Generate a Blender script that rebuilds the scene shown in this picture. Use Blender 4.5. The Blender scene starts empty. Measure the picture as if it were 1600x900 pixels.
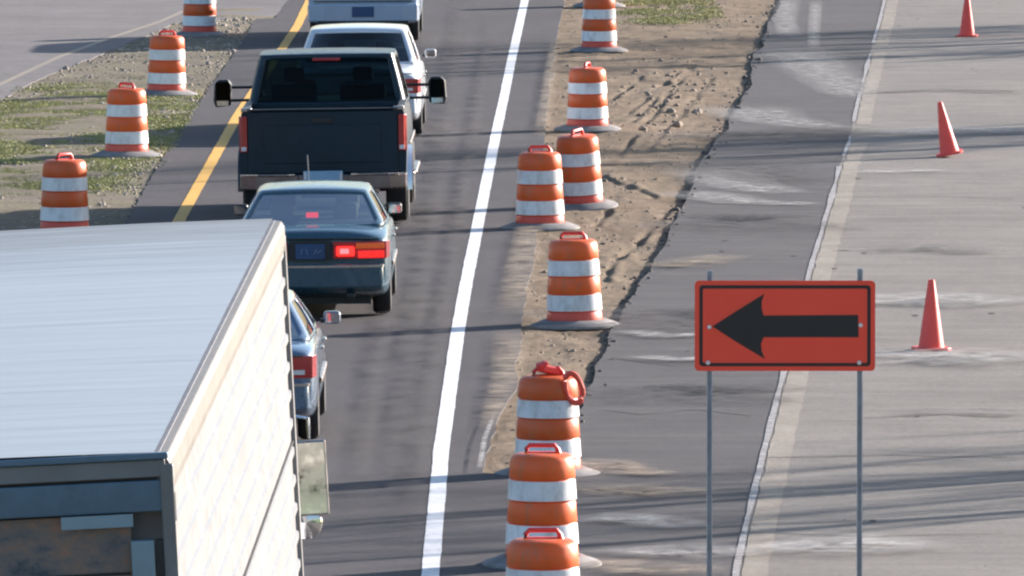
import bpy, bmesh, math, random
from mathutils import Vector, Matrix, Euler, noise
R = math.radians
scene = bpy.context.scene
COL = scene.collection

# ------------------------------------------------------------------ camera, sky, sun, exposure
F_PX, CAM_H = 16000.0, 8.0
PITCH = math.atan(1140.0 / F_PX)
cd = bpy.data.cameras.new("camera"); cam = bpy.data.objects.new("camera", cd); COL.objects.link(cam)
cam.location = (0, 0, CAM_H); cam.rotation_euler = (R(90) - PITCH, 0, 0)
cd.sensor_width = 36; cd.lens = F_PX * 36 / 1600; cd.clip_start = 0.5; cd.clip_end = 6000
scene.camera = cam

SUN_EL, SUN_AZ = 16.5, 53.0          # azimuth clockwise from +Y (ahead): the sun stands ahead and to the right
world = bpy.data.worlds.new("World"); scene.world = world; world.use_nodes = True
wn = world.node_tree.nodes; wl = world.node_tree.links
sky = wn.new("ShaderNodeTexSky"); sky.sky_type = 'NISHITA'; sky.sun_disc = False
sky.sun_elevation = R(SUN_EL); sky.sun_rotation = R(SUN_AZ)
sky.air_density = 1.0; sky.dust_density = 1.6; sky.ozone_density = 2.6
wl.new(sky.outputs[0], wn["Background"].inputs[0]); wn["Background"].inputs[1].default_value = 0.098
sl = bpy.data.lights.new("sun", 'SUN'); sun = bpy.data.objects.new("sun", sl); COL.objects.link(sun)
sl.energy = 5.0; sl.angle = R(0.6); sl.color = (1.0, 0.92, 0.86)
sd = Vector((math.sin(R(SUN_AZ)) * math.cos(R(SUN_EL)), math.cos(R(SUN_AZ)) * math.cos(R(SUN_EL)), math.sin(R(SUN_EL))))
sun.rotation_euler = sd.to_track_quat('Z', 'Y').to_euler(); sun.location = (30, 40, 30)
vs = scene.view_settings
vs.view_transform = 'Standard'; vs.look = 'None'; vs.gamma = 1; vs.exposure = 1.33; vs.use_curve_mapping = False
scene.render.engine = 'CYCLES'
scene.cycles.use_denoising = True
scene.cycles.filter_width = 2.3
scene.cycles.max_bounces = 6
scene.cycles.transparent_max_bounces = 16

# ------------------------------------------------------------------ helpers
SP, CP = math.sin(PITCH), math.cos(PITCH)
def G(px, py, z=0.0):
    """the place at height z that the photograph shows at this pixel (used once, to survey the site)"""
    dx, dy = (px - 800) / F_PX, (450 - py) / F_PX
    d = Vector((dx, CP + dy * SP, -SP + dy * CP))
    t = (z - CAM_H) / d.z
    return Vector((d.x * t, d.y * t, z))
def interp(pl, y):
    """x on a ground polyline (sorted by y) at distance y, extrapolated at the ends"""
    if y <= pl[0][1]: a, b = pl[0], pl[1]
    elif y >= pl[-1][1]: a, b = pl[-2], pl[-1]
    else:
        for a, b in zip(pl, pl[1:]):
            if a[1] <= y <= b[1]: break
    t = (y - a[1]) / (b[1] - a[1])
    return a[0] + (b[0] - a[0]) * t
def survey(pts):
    return sorted([(G(x, y).x, G(x, y).y) for x, y in pts], key=lambda p: p[1])

class MB:
    def __init__(s): s.v = []; s.f = []
    def add(s, vs_, fs):
        n = len(s.v); s.v += [Vector(v) for v in vs_]; s.f += [tuple(i + n for i in f) for f in fs]; return s
    def box(s, c, size, rot=None):
        c = Vector(c); hx, hy, hz = (k / 2 for k in size); m = Euler(rot).to_matrix() if rot else Matrix.Identity(3)
        vs_ = [c + m @ Vector((x, y, z)) for x in (-hx, hx) for y in (-hy, hy) for z in (-hz, hz)]
        return s.add(vs_, [(0,1,3,2),(4,6,7,5),(0,4,5,1),(2,3,7,6),(0,2,6,4),(1,5,7,3)])
    def tube(s, pts, r, n=10, cap=True):
        pts = [Vector(p) for p in pts]; rs = r if isinstance(r, (list, tuple)) else [r] * len(pts)
        base = len(s.v); up = Vector((0, 0, 1))
        for i, p in enumerate(pts):
            d = (pts[min(i+1, len(pts)-1)] - pts[max(i-1, 0)]).normalized()
            a = d.cross(up if abs(d.z) < .95 else Vector((1, 0, 0))).normalized(); b = d.cross(a)
            for k in range(n):
                t = 2 * math.pi * k / n; s.v.append(p + (a * math.cos(t) + b * math.sin(t)) * rs[i])
        for i in range(len(pts) - 1):
            for k in range(n):
                s.f.append((base+i*n+k, base+i*n+(k+1)%n, base+(i+1)*n+(k+1)%n, base+(i+1)*n+k))
        if cap:
            s.f.append(tuple(base + k for k in range(n))); s.f.append(tuple(base + (len(pts)-1)*n + k for k in range(n)))
        return s
    def lathe(s, prof, n=40, axis='Z', c=(0, 0, 0)):
        base = len(s.v); c = Vector(c)
        for r, h in prof:
            for k in range(n):
                t = 2 * math.pi * k / n; a, b = r * math.cos(t), r * math.sin(t)
                s.v.append(c + (Vector((a, b, h)) if axis == 'Z' else Vector((h, a, b))))
        for i in range(len(prof) - 1):
            for k in range(n):
                s.f.append((base+i*n+k, base+i*n+(k+1)%n, base+(i+1)*n+(k+1)%n, base+(i+1)*n+k))
        return s
    def prism(s, poly, z0, z1):
        """poly in x,y extruded between z0 and z1"""
        n = len(poly); b = len(s.v)
        s.v += [Vector((x, y, z0)) for x, y in poly] + [Vector((x, y, z1)) for x, y in poly]
        s.f += [tuple(b + i for i in range(n))[::-1], tuple(b + n + i for i in range(n))]
        s.f += [(b+i, b+(i+1)%n, b+n+(i+1)%n, b+n+i) for i in range(n)]
        return s
    def prism_y(s, poly, y0, y1):
        """poly in x,z extruded between y0 and y1"""
        n = len(poly); b = len(s.v)
        s.v += [Vector((x, y0, z)) for x, z in poly] + [Vector((x, y1, z)) for x, z in poly]
        s.f += [tuple(b + i for i in range(n)), tuple(b + n + i for i in range(n))[::-1]]
        s.f += [(b+i, b+n+i, b+n+(i+1)%n, b+(i+1)%n) for i in range(n)]
        return s
    def build(s, name, mat, parent=None, smooth=False, bevel=0, subsurf=0, angle=35):
        me = bpy.data.meshes.new(name); me.from_pydata([tuple(v) for v in s.v], [], s.f); me.update()
        bm = bmesh.new(); bm.from_mesh(me); bmesh.ops.recalc_face_normals(bm, faces=bm.faces[:])
        if smooth:
            for f in bm.faces: f.smooth = True
            if angle:
                for e in bm.edges:
                    if len(e.link_faces) == 2 and e.calc_face_angle(0) > R(angle): e.smooth = False
        bm.to_mesh(me); bm.free()
        o = bpy.data.objects.new(name, me); COL.objects.link(o); me.materials.append(mat)
        if parent: o.parent = parent
        if subsurf:
            m = o.modifiers.new("sub", 'SUBSURF'); m.levels = m.render_levels = subsurf
        if bevel:
            m = o.modifiers.new("bev", 'BEVEL'); m.width = bevel; m.segments = 2; m.limit_method = 'ANGLE'; m.angle_limit = R(40)
        return o

def thing(name, label, cat, loc=(0, 0, 0), rot=(0, 0, 0), group=None):
    o = bpy.data.objects.new(name, None); COL.objects.link(o); o.location = loc; o.rotation_euler = rot
    o.empty_display_size = .1
    o["label"] = label; o["category"] = cat
    if group: o["group"] = group
    return o
def tag(o, label=None, cat=None, group=None, kind=None):
    for k, v in (("label", label), ("category", cat), ("group", group), ("kind", kind)):
        if v: o[k] = v
    return o
def dup(root, label, loc, rot=(0, 0, 0), scale=None):
    r = root.copy(); COL.objects.link(r); r.location = loc; r.rotation_euler = rot; r["label"] = label
    if scale: r.scale = scale
    for ch in list(root.children):
        c = ch.copy(); COL.objects.link(c); c.parent = r
        for g in list(ch.children):
            d = g.copy(); COL.objects.link(d); d.parent = c
    return r

# ------------------------------------------------------------------ materials
def new_mat(name):
    m = bpy.data.materials.new(name); m.use_nodes = True
    return m, m.node_tree.nodes, m.node_tree.links, m.node_tree.nodes["Principled BSDF"]
def noise_node(n, l, scale, detail=6, rough=.6, vec=None, stretch=None, coord='Object'):
    tc = n.new("ShaderNodeTexCoord"); src = tc.outputs[coord] if vec is None else vec
    if stretch:
        mp = n.new("ShaderNodeMapping"); mp.inputs["Scale"].default_value = stretch; l.new(src, mp.inputs[0]); src = mp.outputs[0]
    t = n.new("ShaderNodeTexNoise"); t.inputs["Scale"].default_value = scale; t.inputs["Detail"].default_value = detail
    t.inputs["Roughness"].default_value = rough; l.new(src, t.inputs[0]); return t.outputs["Fac"]
def ramp(n, l, fac, stops):
    r = n.new("ShaderNodeValToRGB"); e = r.color_ramp.elements
    while len(e) < len(stops): e.new(.5)
    for i, (p, c) in enumerate(stops):
        e[i].position = p; e[i].color = (*c, 1) if len(c) == 3 else c
    l.new(fac, r.inputs[0]); return r.outputs[0]
def mixc(n, l, fac, a, b, mode='MIX'):
    m = n.new("ShaderNodeMix"); m.data_type = 'RGBA'; m.blend_type = mode
    for s_, v in ((m.inputs["Factor"], fac), (m.inputs[6], a), (m.inputs[7], b)):
        if hasattr(v, "links") or hasattr(v, "is_linked"): l.new(v, s_)
        elif isinstance(v, (int, float)): s_.default_value = v
        else: s_.default_value = (*v, 1)
    return m.outputs[2]
def simple(name, col, rough=.5, metal=0., var=.12, scale=6, coat=0., bump=0., bscale=60, emit=None, estr=0, spec=.5, dirt=None, dirt_amt=.35, vary=0):
    m, n, l, p = new_mat(name)
    f = noise_node(n, l, scale)
    c = ramp(n, l, f, [(.3, tuple(k * (1 - var) for k in col)), (.7, tuple(min(1, k * (1 + var)) for k in col))])
    if dirt:
        f2 = noise_node(n, l, scale * .6, 8, .7)
        g = ramp(n, l, f2, [(.5, (0, 0, 0)), (.75, (dirt_amt,) * 3)])
        c = mixc(n, l, g, c, dirt)
    l.new(c, p.inputs["Base Color"])
    if vary:
        oi = n.new("ShaderNodeObjectInfo"); g = ramp(n, l, oi.outputs["Random"], [(0, (1 - vary,) * 3), (1, (1 + vary * .6,) * 3)]); c = mixc(n, l, 1.0, c, g, 'MULTIPLY')
        tcv = n.new("ShaderNodeTexCoord"); av = n.new("ShaderNodeVectorMath"); av.operation = 'ADD'; l.new(tcv.outputs["Object"], av.inputs[0]); l.new(oi.outputs["Random"], av.inputs[1]); sv = n.new("ShaderNodeVectorMath"); sv.operation = 'SCALE'; sv.inputs[3].default_value = 9; 
        ms = n.new("ShaderNodeMath"); ms.operation = 'MULTIPLY'; ms.inputs[1].default_value = 40; l.new(oi.outputs["Random"], ms.inputs[0]); l.new(ms.outputs[0], av.inputs[1])
        f3 = noise_node(n, l, 5, 9, .75, vec=av.outputs[0], stretch=(1.6, 1.6, .7)); c = mixc(n, l, ramp(n, l, f3, [(.50, (0, 0, 0)), (.62, (.5,) * 3)]), c, dirt)
    l.new(c, p.inputs["Base Color"])
    rr = ramp(n, l, noise_node(n, l, scale * 2), [(.3, (max(0, rough - .08),) * 3), (.7, (min(1, rough + .08),) * 3)])
    l.new(rr, p.inputs["Roughness"])
    p.inputs["Metallic"].default_value = metal; p.inputs["Coat Weight"].default_value = coat; p.inputs["Coat Roughness"].default_value = .06
    p.inputs["Specular IOR Level"].default_value = spec
    if bump:
        b = n.new("ShaderNodeBump"); b.inputs["Distance"].default_value = bump; b.inputs["Strength"].default_value = 1
        l.new(noise_node(n, l, bscale, 4), b.inputs["Height"]); l.new(b.outputs[0], p.inputs["Normal"])
    if emit:
        p.inputs["Emission Color"].default_value = (*emit, 1); p.inputs["Emission Strength"].default_value = estr
    return m
def glass(name, tint, refl=.04):
    m = bpy.data.materials.new(name); m.use_nodes = True; n = m.node_tree.nodes; l = m.node_tree.links; n.clear()
    out = n.new("ShaderNodeOutputMaterial"); tr = n.new("ShaderNodeBsdfTransparent"); gl = n.new("ShaderNodeBsdfGlossy")
    tr.inputs[0].default_value = (*tint, 1); gl.inputs["Roughness"].default_value = .03
    fr = n.new("ShaderNodeFresnel"); fr.inputs[0].default_value = 1.3; mx = n.new("ShaderNodeMixShader")
    mu = n.new('ShaderNodeMath'); mu.operation = 'MULTIPLY'; mu.inputs[1].default_value = .55; l.new(fr.outputs[0], mu.inputs[0]); l.new(mu.outputs[0], mx.inputs[0]); l.new(tr.outputs[0], mx.inputs[1]); l.new(gl.outputs[0], mx.inputs[2]); l.new(mx.outputs[0], out.inputs[0])
    return m

def pavement(name, c_dark, c_mid, c_light, stain, streak=(.35, 3.0, 1), grain=120, along=None):
    """worn pavement: fine aggregate, broad blotches, wear streaks, a few stains"""
    m, n, l, p = new_mat(name)
    broad = noise_node(n, l, .35, 6, .6)
    mid = noise_node(n, l, 1.6, 8, .7)
    st = noise_node(n, l, 1.0, 8, .68, stretch=streak)
    fine = noise_node(n, l, grain, 3, .8)
    c = ramp(n, l, st, [(.28, c_dark), (.5, c_mid), (.75, c_light)])
    c2 = ramp(n, l, broad, [(.32, tuple(k * .68 for k in c_mid)), (.68, tuple(k * 1.28 for k in c_mid))])
    c = mixc(n, l, .4, c, c2)
    g = ramp(n, l, mid, [(.25, (.78,) * 3), (.5, (1, 1, 1)), (.8, (1.12,) * 3)])
    c = mixc(n, l, .8, c, g, 'MULTIPLY')
    sp = noise_node(n, l, 14, 5, .85); c = mixc(n, l, .8, c, ramp(n, l, sp, [(.3, (.66,) * 3), (.5, (1, 1, 1)), (.72, (1.3,) * 3)]), 'MULTIPLY')
    g = ramp(n, l, fine, [(.3, (.72,) * 3), (.7, (1.25,) * 3)])
    c = mixc(n, l, .7, c, g, 'MULTIPLY')
    s2 = noise_node(n, l, .8, 8, .75, stretch=(.5, 2.0, 1))
    g = ramp(n, l, s2, [(.58, (0, 0, 0)), (.72, (.55,) * 3)])
    c = mixc(n, l, g, c, stain)
    l.new(c, p.inputs["Base Color"]); p.inputs["Roughness"].default_value = .85; p.inputs["Specular IOR Level"].default_value = .3
    b = n.new("ShaderNodeBump"); b.inputs["Distance"].default_value = .006; l.new(fine, b.inputs["Height"]); l.new(b.outputs[0], p.inputs["Normal"])
    return m
def paint_line(name, col, under, wear=.45, streak=None, low=.35):
    """road paint worn through to the pavement below"""
    m, n, l, p = new_mat(name)
    a = noise_node(n, l, 9, 10, .75)
    fac = ramp(n, l, a, [(low, (1, 1, 1)), (low + .12, (0, 0, 0))])
    v = ramp(n, l, noise_node(n, l, 2.5, 6), [(.3, tuple(k * .85 for k in col)), (.7, col)])
    sc_ = n.new("ShaderNodeMath"); sc_.operation = 'MULTIPLY'; sc_.inputs[1].default_value = wear; l.new(fac, sc_.inputs[0])
    l.new(mixc(n, l, sc_.outputs[0], v, under), p.inputs["Base Color"]); p.inputs["Roughness"].default_value = .7
    return m
def scuff(name, col, amt=.5, stretch=(1, 1, 1), scale=3):
    """a smear worn onto the pavement, patchy and partly see-through, fading to its edges by its own UV-free distance"""
    m = bpy.data.materials.new(name); m.use_nodes = True; n = m.node_tree.nodes; l = m.node_tree.links
    p = n["Principled BSDF"]; p.inputs["Base Color"].default_value = (*col, 1); p.inputs["Roughness"].default_value = .9
    at = n.new("ShaderNodeAttribute"); at.attribute_name = "fade"
    a = ramp(n, l, noise_node(n, l, scale, 9, .72, stretch=stretch), [(.36, (0, 0, 0)), (.66, (1, 1, 1))])
    mu = n.new("ShaderNodeMath"); mu.operation = 'MULTIPLY'; l.new(a, mu.inputs[0]); l.new(at.outputs["Fac"], mu.inputs[1])
    m2 = n.new("ShaderNodeMath"); m2.operation = 'MULTIPLY'; l.new(mu.outputs[0], m2.inputs[0]); m2.inputs[1].default_value = amt
    l.new(m2.outputs[0], p.inputs["Alpha"])
    return m

M = {}
M['road'] = pavement('main_asphalt', (.057, .052, .056), (.071, .064, .068), (.083, .075, .079), (.048, .044, .048), streak=(3.0, .25, 1))
M['right_asphalt'] = pavement('worn_asphalt', (.059, .056, .058), (.085, .078, .079), (.140, .129, .124), (.163, .151, .140), streak=(.45, 2.2, 1))
M['concrete'] = pavement('worn_concrete', (.164, .144, .127), (.219, .196, .174), (.276, .249, .224), (.139, .124, .111), streak=(.3, 2.6, 1))
M['left_road'] = pavement('left_asphalt', (.152, .138, .134), (.180, .162, .158), (.208, .190, .184), (.136, .124, .120), streak=(.6, 1.6, 1))
M['white_line'] = paint_line('white_road_paint', (.80, .79, .78), (.25, .23, .23), .55)
M['white_worn'] = paint_line('worn_white_road_paint', (.62, .59, .55), (.22, .2, .19), .9, low=.5)
M['yellow_line'] = paint_line('yellow_road_paint', (.78, .42, .06), (.3, .22, .12), .5)
M['yellow_worn'] = paint_line('faded_yellow_road_paint', (.42, .30, .15), (.22, .2, .19), .8, low=.5)
M['tan_strip'] = pavement('tan_gutter', (.225, .194, .158), (.297, .257, .211), (.369, .329, .279), (.180, .162, .140), streak=(3, 1, 1))

def dirt_mat(name, cols, green=None, gamt=0):
    m, n, l, p = new_mat(name)
    a = noise_node(n, l, 1.1, 10, .7); c = ramp(n, l, a, [(.25, cols[0]), (.45, cols[1]), (.6, cols[2]), (.8, cols[3])])
    f = noise_node(n, l, 26, 6, .8); g = ramp(n, l, f, [(.3, (.62,) * 3), (.5, (.95,) * 3), (.7, (1.35,) * 3)])
    c = mixc(n, l, .85, c, g, 'MULTIPLY')
    if green:
        f2 = noise_node(n, l, 1.3, 8, .7); c = mixc(n, l, ramp(n, l, f2, [(.42, (0, 0, 0)), (.62, (gamt,) * 3)]), c, green)
    l.new(c, p.inputs["Base Color"]); p.inputs["Roughness"].default_value = .95; p.inputs["Specular IOR Level"].default_value = .15
    b = n.new("ShaderNodeBump"); b.inputs["Distance"].default_value = .03; l.new(f, b.inputs["Height"]); l.new(b.outputs[0], p.inputs["Normal"])
    return m
M['dirt'] = dirt_mat('tan_dirt', [(.144, .104, .072), (.224, .168, .116), (.272, .208, .148), (.336, .272, .200)])
M['gravel_soil'] = dirt_mat('gravel_soil', [(.131, .107, .082), (.205, .168, .131), (.254, .213, .172), (.328, .287, .246)], (.23, .225, .115), .45)
M['verge'] = dirt_mat('verge', [(.10, .09, .05), (.16, .14, .08), (.2, .17, .1), (.26, .22, .15)], (.07, .1, .035), .7)
M['grass'] = simple('grass_blades', (.34, .335, .14), .8, var=.3, scale=1.2)
M['pebble'] = simple('pebbles', (.34, .29, .24), .9, var=.4, scale=3)
M['orange'] = simple('orange_plastic', (.80, .115, .015), .42, var=.1, scale=4, dirt=(.45, .16, .07), dirt_amt=.4, vary=.16, bump=.0006, bscale=20)
M['red_orange'] = simple('faded_red_plastic', (.74, .09, .055), .45, var=.1, scale=5, dirt=(.5, .2, .13), dirt_amt=.5)
M['handle'] = simple('handle_plastic', (.75, .06, .05), .4, var=.1)
M['reflective'] = simple('white_reflective_band', (.80, .82, .83), .38, var=.07, scale=7, dirt=(.42, .38, .34), dirt_amt=.45, vary=.12)
M['rubber_dusty'] = simple('dusty_rubber', (.22, .21, .205), .85, var=.3, scale=8, dirt=(.3, .26, .21), dirt_amt=.6)
M['rubber'] = simple('tyre_rubber', (.022, .022, .024), .8, var=.2)
M['cone'] = simple('cone_plastic', (1.0, .10, .07), .5, var=.08, scale=6, dirt=(.5, .12, .08))
M['sign_orange'] = simple('fluorescent_orange_sheeting', (1.0, .075, .035), .38, var=.03, scale=3)
M['sign_black'] = simple('black_sheeting', (.016, .013, .013), .45)
M['sign_back'] = simple('aluminium_panel', (.5, .5, .5), .45, 1)
M['galv'] = simple('galvanised_steel', (.42, .43, .45), .55, .3, var=.2, scale=14)
M['bolt'] = simple('bolt_steel', (.75, .74, .72), .35, .6)
M['teal'] = simple('dark_teal_paint', (.026, .078, .115), .3, .0, var=.06, coat=.6, dirt=(.08, .09, .09), dirt_amt=.25)
M['black_paint'] = simple('black_paint', (.005, .022, .038), .35, .0, var=.1, coat=.15, spec=.3)
M['white_paint'] = simple('white_paint', (.60, .64, .69), .35, var=.04, coat=.8, dirt=(.5, .47, .43), dirt_amt=.25)
M['silver_white'] = simple('silver_white_paint', (.34, .43, .54), .35, var=.04, coat=.8, dirt=(.3, .28, .27), dirt_amt=.25)
M['silver_paint'] = simple('blue_grey_paint', (.10, .16, .24), .3, .3, var=.06, coat=1)
M['chrome'] = simple('chrome', (.72, .70, .70), .16, 1, var=.06)
M['dull_chrome'] = simple('dusty_chrome', (.42, .38, .37), .3, .9, var=.12, dirt=(.22, .18, .16), dirt_amt=.7)
M['bumper_chrome'] = simple('pickup_bumper_chrome', (.20, .17, .175), .3, .9, var=.2, dirt=(.1, .09, .085), dirt_amt=.6, scale=3)
M['black_trim'] = simple('black_trim', (.015, .016, .018), .5)
M['grey_trim'] = simple('grey_trim', (.2, .2, .21), .5)
M['interior'] = simple('dark_interior', (.028, .03, .032), .8)
M['seat'] = simple('seat_fabric', (.10, .10, .095), .85)
M['seat_light'] = simple('beige_seat_fabric', (.30, .26, .19), .85)
M['glass'] = glass('tinted_glass', (.55, .64, .62))
M['glass_dark'] = glass('dark_tinted_glass', (.09, .15, .17))
M['tail_red'] = simple('red_lens', (.42, .012, .018), .2, coat=1)
M['tail_lit'] = simple('lit_red_lens', (.8, .02, .02), .3, emit=(1, .02, .015), estr=1.1)
M['tail_dim'] = simple('dim_red_lens', (.6, .02, .02), .25, coat=1, emit=(1, .02, .015), estr=.35)
M['tail_hot'] = simple('lit_lamp_core', (.9, .08, .08), .3, emit=(1, .07, .08), estr=1.9)
M['amber'] = simple('amber_lens', (.6, .10, .015), .25, coat=1, emit=(1, .15, .02), estr=.1)
M['clear_lens'] = simple('clear_lens', (.7, .7, .7), .15, coat=1)
M['rim'] = simple('wheel_rim', (.45, .45, .46), .3, .8)
M['plate_blue'] = simple('dark_blue_plate', (.02, .065, .17), .4)
M['plate_pale'] = simple('pale_blue_plate', (.25, .42, .58), .4)
M['plate_mark'] = simple('plate_characters', (.10, .18, .30), .4)
M['mirror_glass'] = simple('mirror_glass', (.85, .87, .86), .03, 1, var=.01)

# ------------------------------------------------------------------ surveyed lines
WHITE = survey([(820,0),(809,50),(798,100),(788,150),(776,205),(757,300),(741,380),(727,450),(715,520),(704,600),(690,700),(682,790),(672,900)])
YEL = survey([(484,0),(465,40),(425,100),(372,180),(330,255),(288,330),(240,420),(150,620),(60,860)])
ROADL = survey([(470,-60),(430,-10),(398,30),(385,55),(360,92),(325,140),(290,190),(245,262),(203,335),(140,450),(40,640),(-90,900)])
DIRTL = survey([(905,-90),(886,-20),(872,50),(862,105),(852,200),(847,300),(838,385),(822,460),(811,540),(807,600),(783,645),(766,690),(750,745)])
DIRTR = survey([(1262,-90),(1222,-15),(1213,10),(1190,70),(1160,150),(1120,222),(1088,280),(1060,330),(1032,390),(992,455),(957,510),(946,560),(917,610),(900,650),(896,700),(885,745)])
JOINT = survey([(1400,-60),(1382,0),(1374,34),(1362,75),(1340,160),(1326,225),(1312,258),(1299,310),(1281,370),(1263,430),(1236,540),(1212,630),(1190,720),(1168,810),(1148,900)])
LEDGE = survey([(-200,240),(0,156),(60,124),(150,88),(240,52),(300,22),(345,4),(400,-18)])
LYEL = survey([(-150,205),(0,132),(90,90),(170,60),(250,34),(300,12),(340,-8)])
def slope_at(pl, y): return math.atan((interp(pl, y + 2) - interp(pl, y - 2)) / 4)

K = F_PX / 8700.0
YN, YF = 6.0, 800.0
Y0 = G(800, 745).y
def ys(a, b, step=.5):
    n = max(2, int((b - a) / step)); return [a + (b - a) * i / n for i in range(n + 1)]
def jag(y, seed, amp=.05, f=2.2):
    return amp * (noise.noise(Vector((seed, y * f, 0))) + .6 * noise.noise(Vector((seed + 7, y * f * 3.3, 1))))
def flat(name, left, right, z, mat, kind='structure', depth=.12):
    """a slab between two edges, left(y) / right(y) given as point lists, with a real thickness"""
    mb = MB(); n = len(left)
    v = [(x, y, z) for x, y in left] + [(x, y, z) for x, y in right]
    mb.add(v, [(i, n + i, n + i + 1, i + 1) for i in range(n - 1)])
    if depth:
        for side in (left, right):
            w = [(x, y, z) for x, y in side] + [(x, y, z - depth) for x, y in side]
            mb.add(w, [(i, i + 1, n + i + 1, n + i) for i in range(n - 1)])
    o = mb.build(name, mat); tag(o, kind=kind); return o

# world ground, a sheet to the horizon
mb = MB(); mb.add([(-3000, -500, -.3), (3000, -500, -.3), (3000, 5000, -.3), (-3000, 5000, -.3)], [(0, 1, 2, 3)])
tag(mb.build('ground', M['verge']), kind='structure')

# main road slab
YJ = G(385, 40).y
A0, A1 = 43.8 * K, 101 * K
yy = ys(YN, 43*K, 3) + ys(43.2*K, 108*K, .4) + ys(110*K, YF, 6)
def ease(pl, y, far, near):
    if y > A1: return interp(pl, A1) + (y - A1) * far / K
    if y < A0: return interp(pl, A0) - (A0 - y) * near / K
    return interp(pl, y)
def wx(y): return ease(WHITE, y, .055, .004)
def left_main(y):
    if y < A0: return interp(ROADL, A0) - (A0 - y) * .01 / K
    if y > 97 * K: return wx(y) - 4.3
    return interp(ROADL, y)
def dirt_l(y):
    if y < Y0: return G(868, 745).x
    if y > 104 * K: return wx(y) + 1.0
    return interp(DIRTL, y)
def dirt_r(y):
    if y < Y0: return G(868, 745).x
    if y > 104 * K: return interp(DIRTR, 104 * K) + (y - 104 * K) * .06 / K
    return interp(DIRTR, y)
def joint(y): return ease(JOINT, y, .07, .02)
flat('main_road', [(left_main(y) + jag(y, 3, .04), y) for y in yy], [(dirt_l(y) + (jag(y, 5, .05, .35) if y > Y0 else 0), y) for y in yy], 0, M['road'])
yr = ys(YN, Y0 - .01, 2) + ys(Y0, 108*K, .16) + ys(110*K, YF, 6)
flat('side_road', [(dirt_r(y) + (jag(y, 9, .15, .10) + jag(y, 12, .022, .45) if y > Y0 + .3 else 0), y) for y in yr], [(joint(y), y) for y in yr], 0, M['right_asphalt'])
flat('concrete_road', [(joint(y), y) for y in yy], [(11.5 + max(0, y - 90) * .03, y) for y in yy], 0, M['concrete'])
# left pavement
def ledge(y):
    if y < 72*K: return interp(LEDGE, 72*K) - (72*K - y) * .12 / K
    return interp(LEDGE, y)
yl = ys(45*K, 96*K, .5)
flat('left_road', [(-26, y) for y in yl], [(ledge(y) + jag(y, 15, .06), y) for y in yl], 0, M['left_road'])
yl2 = ys(96*K, YF, 3)
flat('left_road', [(-26, y) for y in yl2], [(left_main(y) if y > 97*K else min(ledge(y), left_main(97*K) - .0), y) for y in yl2], 0, M['left_road'])

# island of gravelly soil between the left pavement and the main road
mb = MB(); nu = 50; yi = ys(40*K, 100*K, .3)
for y in yi:
    a, b = min(ledge(y), left_main(y)) - .3, left_main(y) + .2
    for k in range(nu + 1):
        x = a + (b - a) * k / nu
        mid = math.sin(math.pi * k / nu)
        mb.v.append(Vector((x, y, -.02 + .05 * mid * min(1, (b - a) / 3) * (.6 + noise.noise(Vector((x * .8, y * .8, 3)))) + .012 * noise.noise(Vector((x * 6, y * 6, 0))))))
for i in range(len(yi) - 1):
    for k in range(nu):
        j = i * (nu + 1) + k; mb.f.append((j, j + 1, j + nu + 2, j + nu + 1))
tag(mb.build('median_ground', M['gravel_soil'], smooth=True, angle=0), kind='structure')

# dirt wedge between the two pavements, rutted, lowest along its right edge
RUTS = [[G(*p) for p in r] for r in (
    [(1085,95),(1040,150),(1000,200),(965,240)], [(1060,110),(1010,150),(975,180)], [(1045,130),(990,185),(955,200)], [(1110,120),(1060,180),(1010,230)],
    [(1000,120),(960,150),(930,165)], [(1020,300),(980,290),(940,275)], [(1010,380),(960,400),(945,430)], [(1040,330),(1000,370),(970,400)], [(960,300),(950,330),(930,345)])]
def rut_depth(x, y):
    d = 0
    for r in RUTS:
        for a, b in zip(r, r[1:]):
            if y < min(a.y, b.y) - .6 or y > max(a.y, b.y) + .6: continue
            t = (y - a.y) / (b.y - a.y) if b.y != a.y else 0
            t = max(0, min(1, t)); u = x - (a.x + (b.x - a.x) * t) - .06 * noise.noise(Vector((0, y * .9, a.x)))
            q_ = max(0, .5 + noise.noise(Vector((x * 2, y * .5, 3)))); d += q_ * (-.034 * math.exp(-(u / .05) ** 2) + .018 * math.exp(-((u - .10) / .06) ** 2))
    return max(-.06, min(.04, d))
def dirt_z(x, y):
    a, b = dirt_l(y), dirt_r(y); u = (x - a) / max(.2, b - a)
    z = -.026 - .02 * max(0, min(1, (u - .6) / .35)) * (.8 + 1.6 * noise.noise(Vector((x * .7, y * .25, 11)))) 
    v = Vector((x * .9 + y * .12, y * .35, 0))
    z += .045 * noise.noise(v * 1.3) * math.sin(math.pi * max(0, min(1, u))) + .018 * noise.noise(Vector((x * 4, y * 2.2, 5))) + .01 * noise.noise(Vector((x * 11, y * 9, 8)))
    z += rut_depth(x, y)
    return min(z, .02)
mb = MB(); nu = 84; yi = ys(Y0 - .2, 116*K, .13)
for y in yi:
    a, b = dirt_l(y) - .15, dirt_r(y) + .35
    for k in range(nu + 1):
        x = a + (b - a) * k / nu; mb.v.append(Vector((x, y, dirt_z(x, y))))
for i in range(len(yi) - 1):
    for k in range(nu):
        j = i * (nu + 1) + k; mb.f.append((j, j + 1, j + nu + 2, j + nu + 1))
tag(mb.build('dirt_strip', M['dirt'], smooth=True, angle=0), kind='structure')

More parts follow.
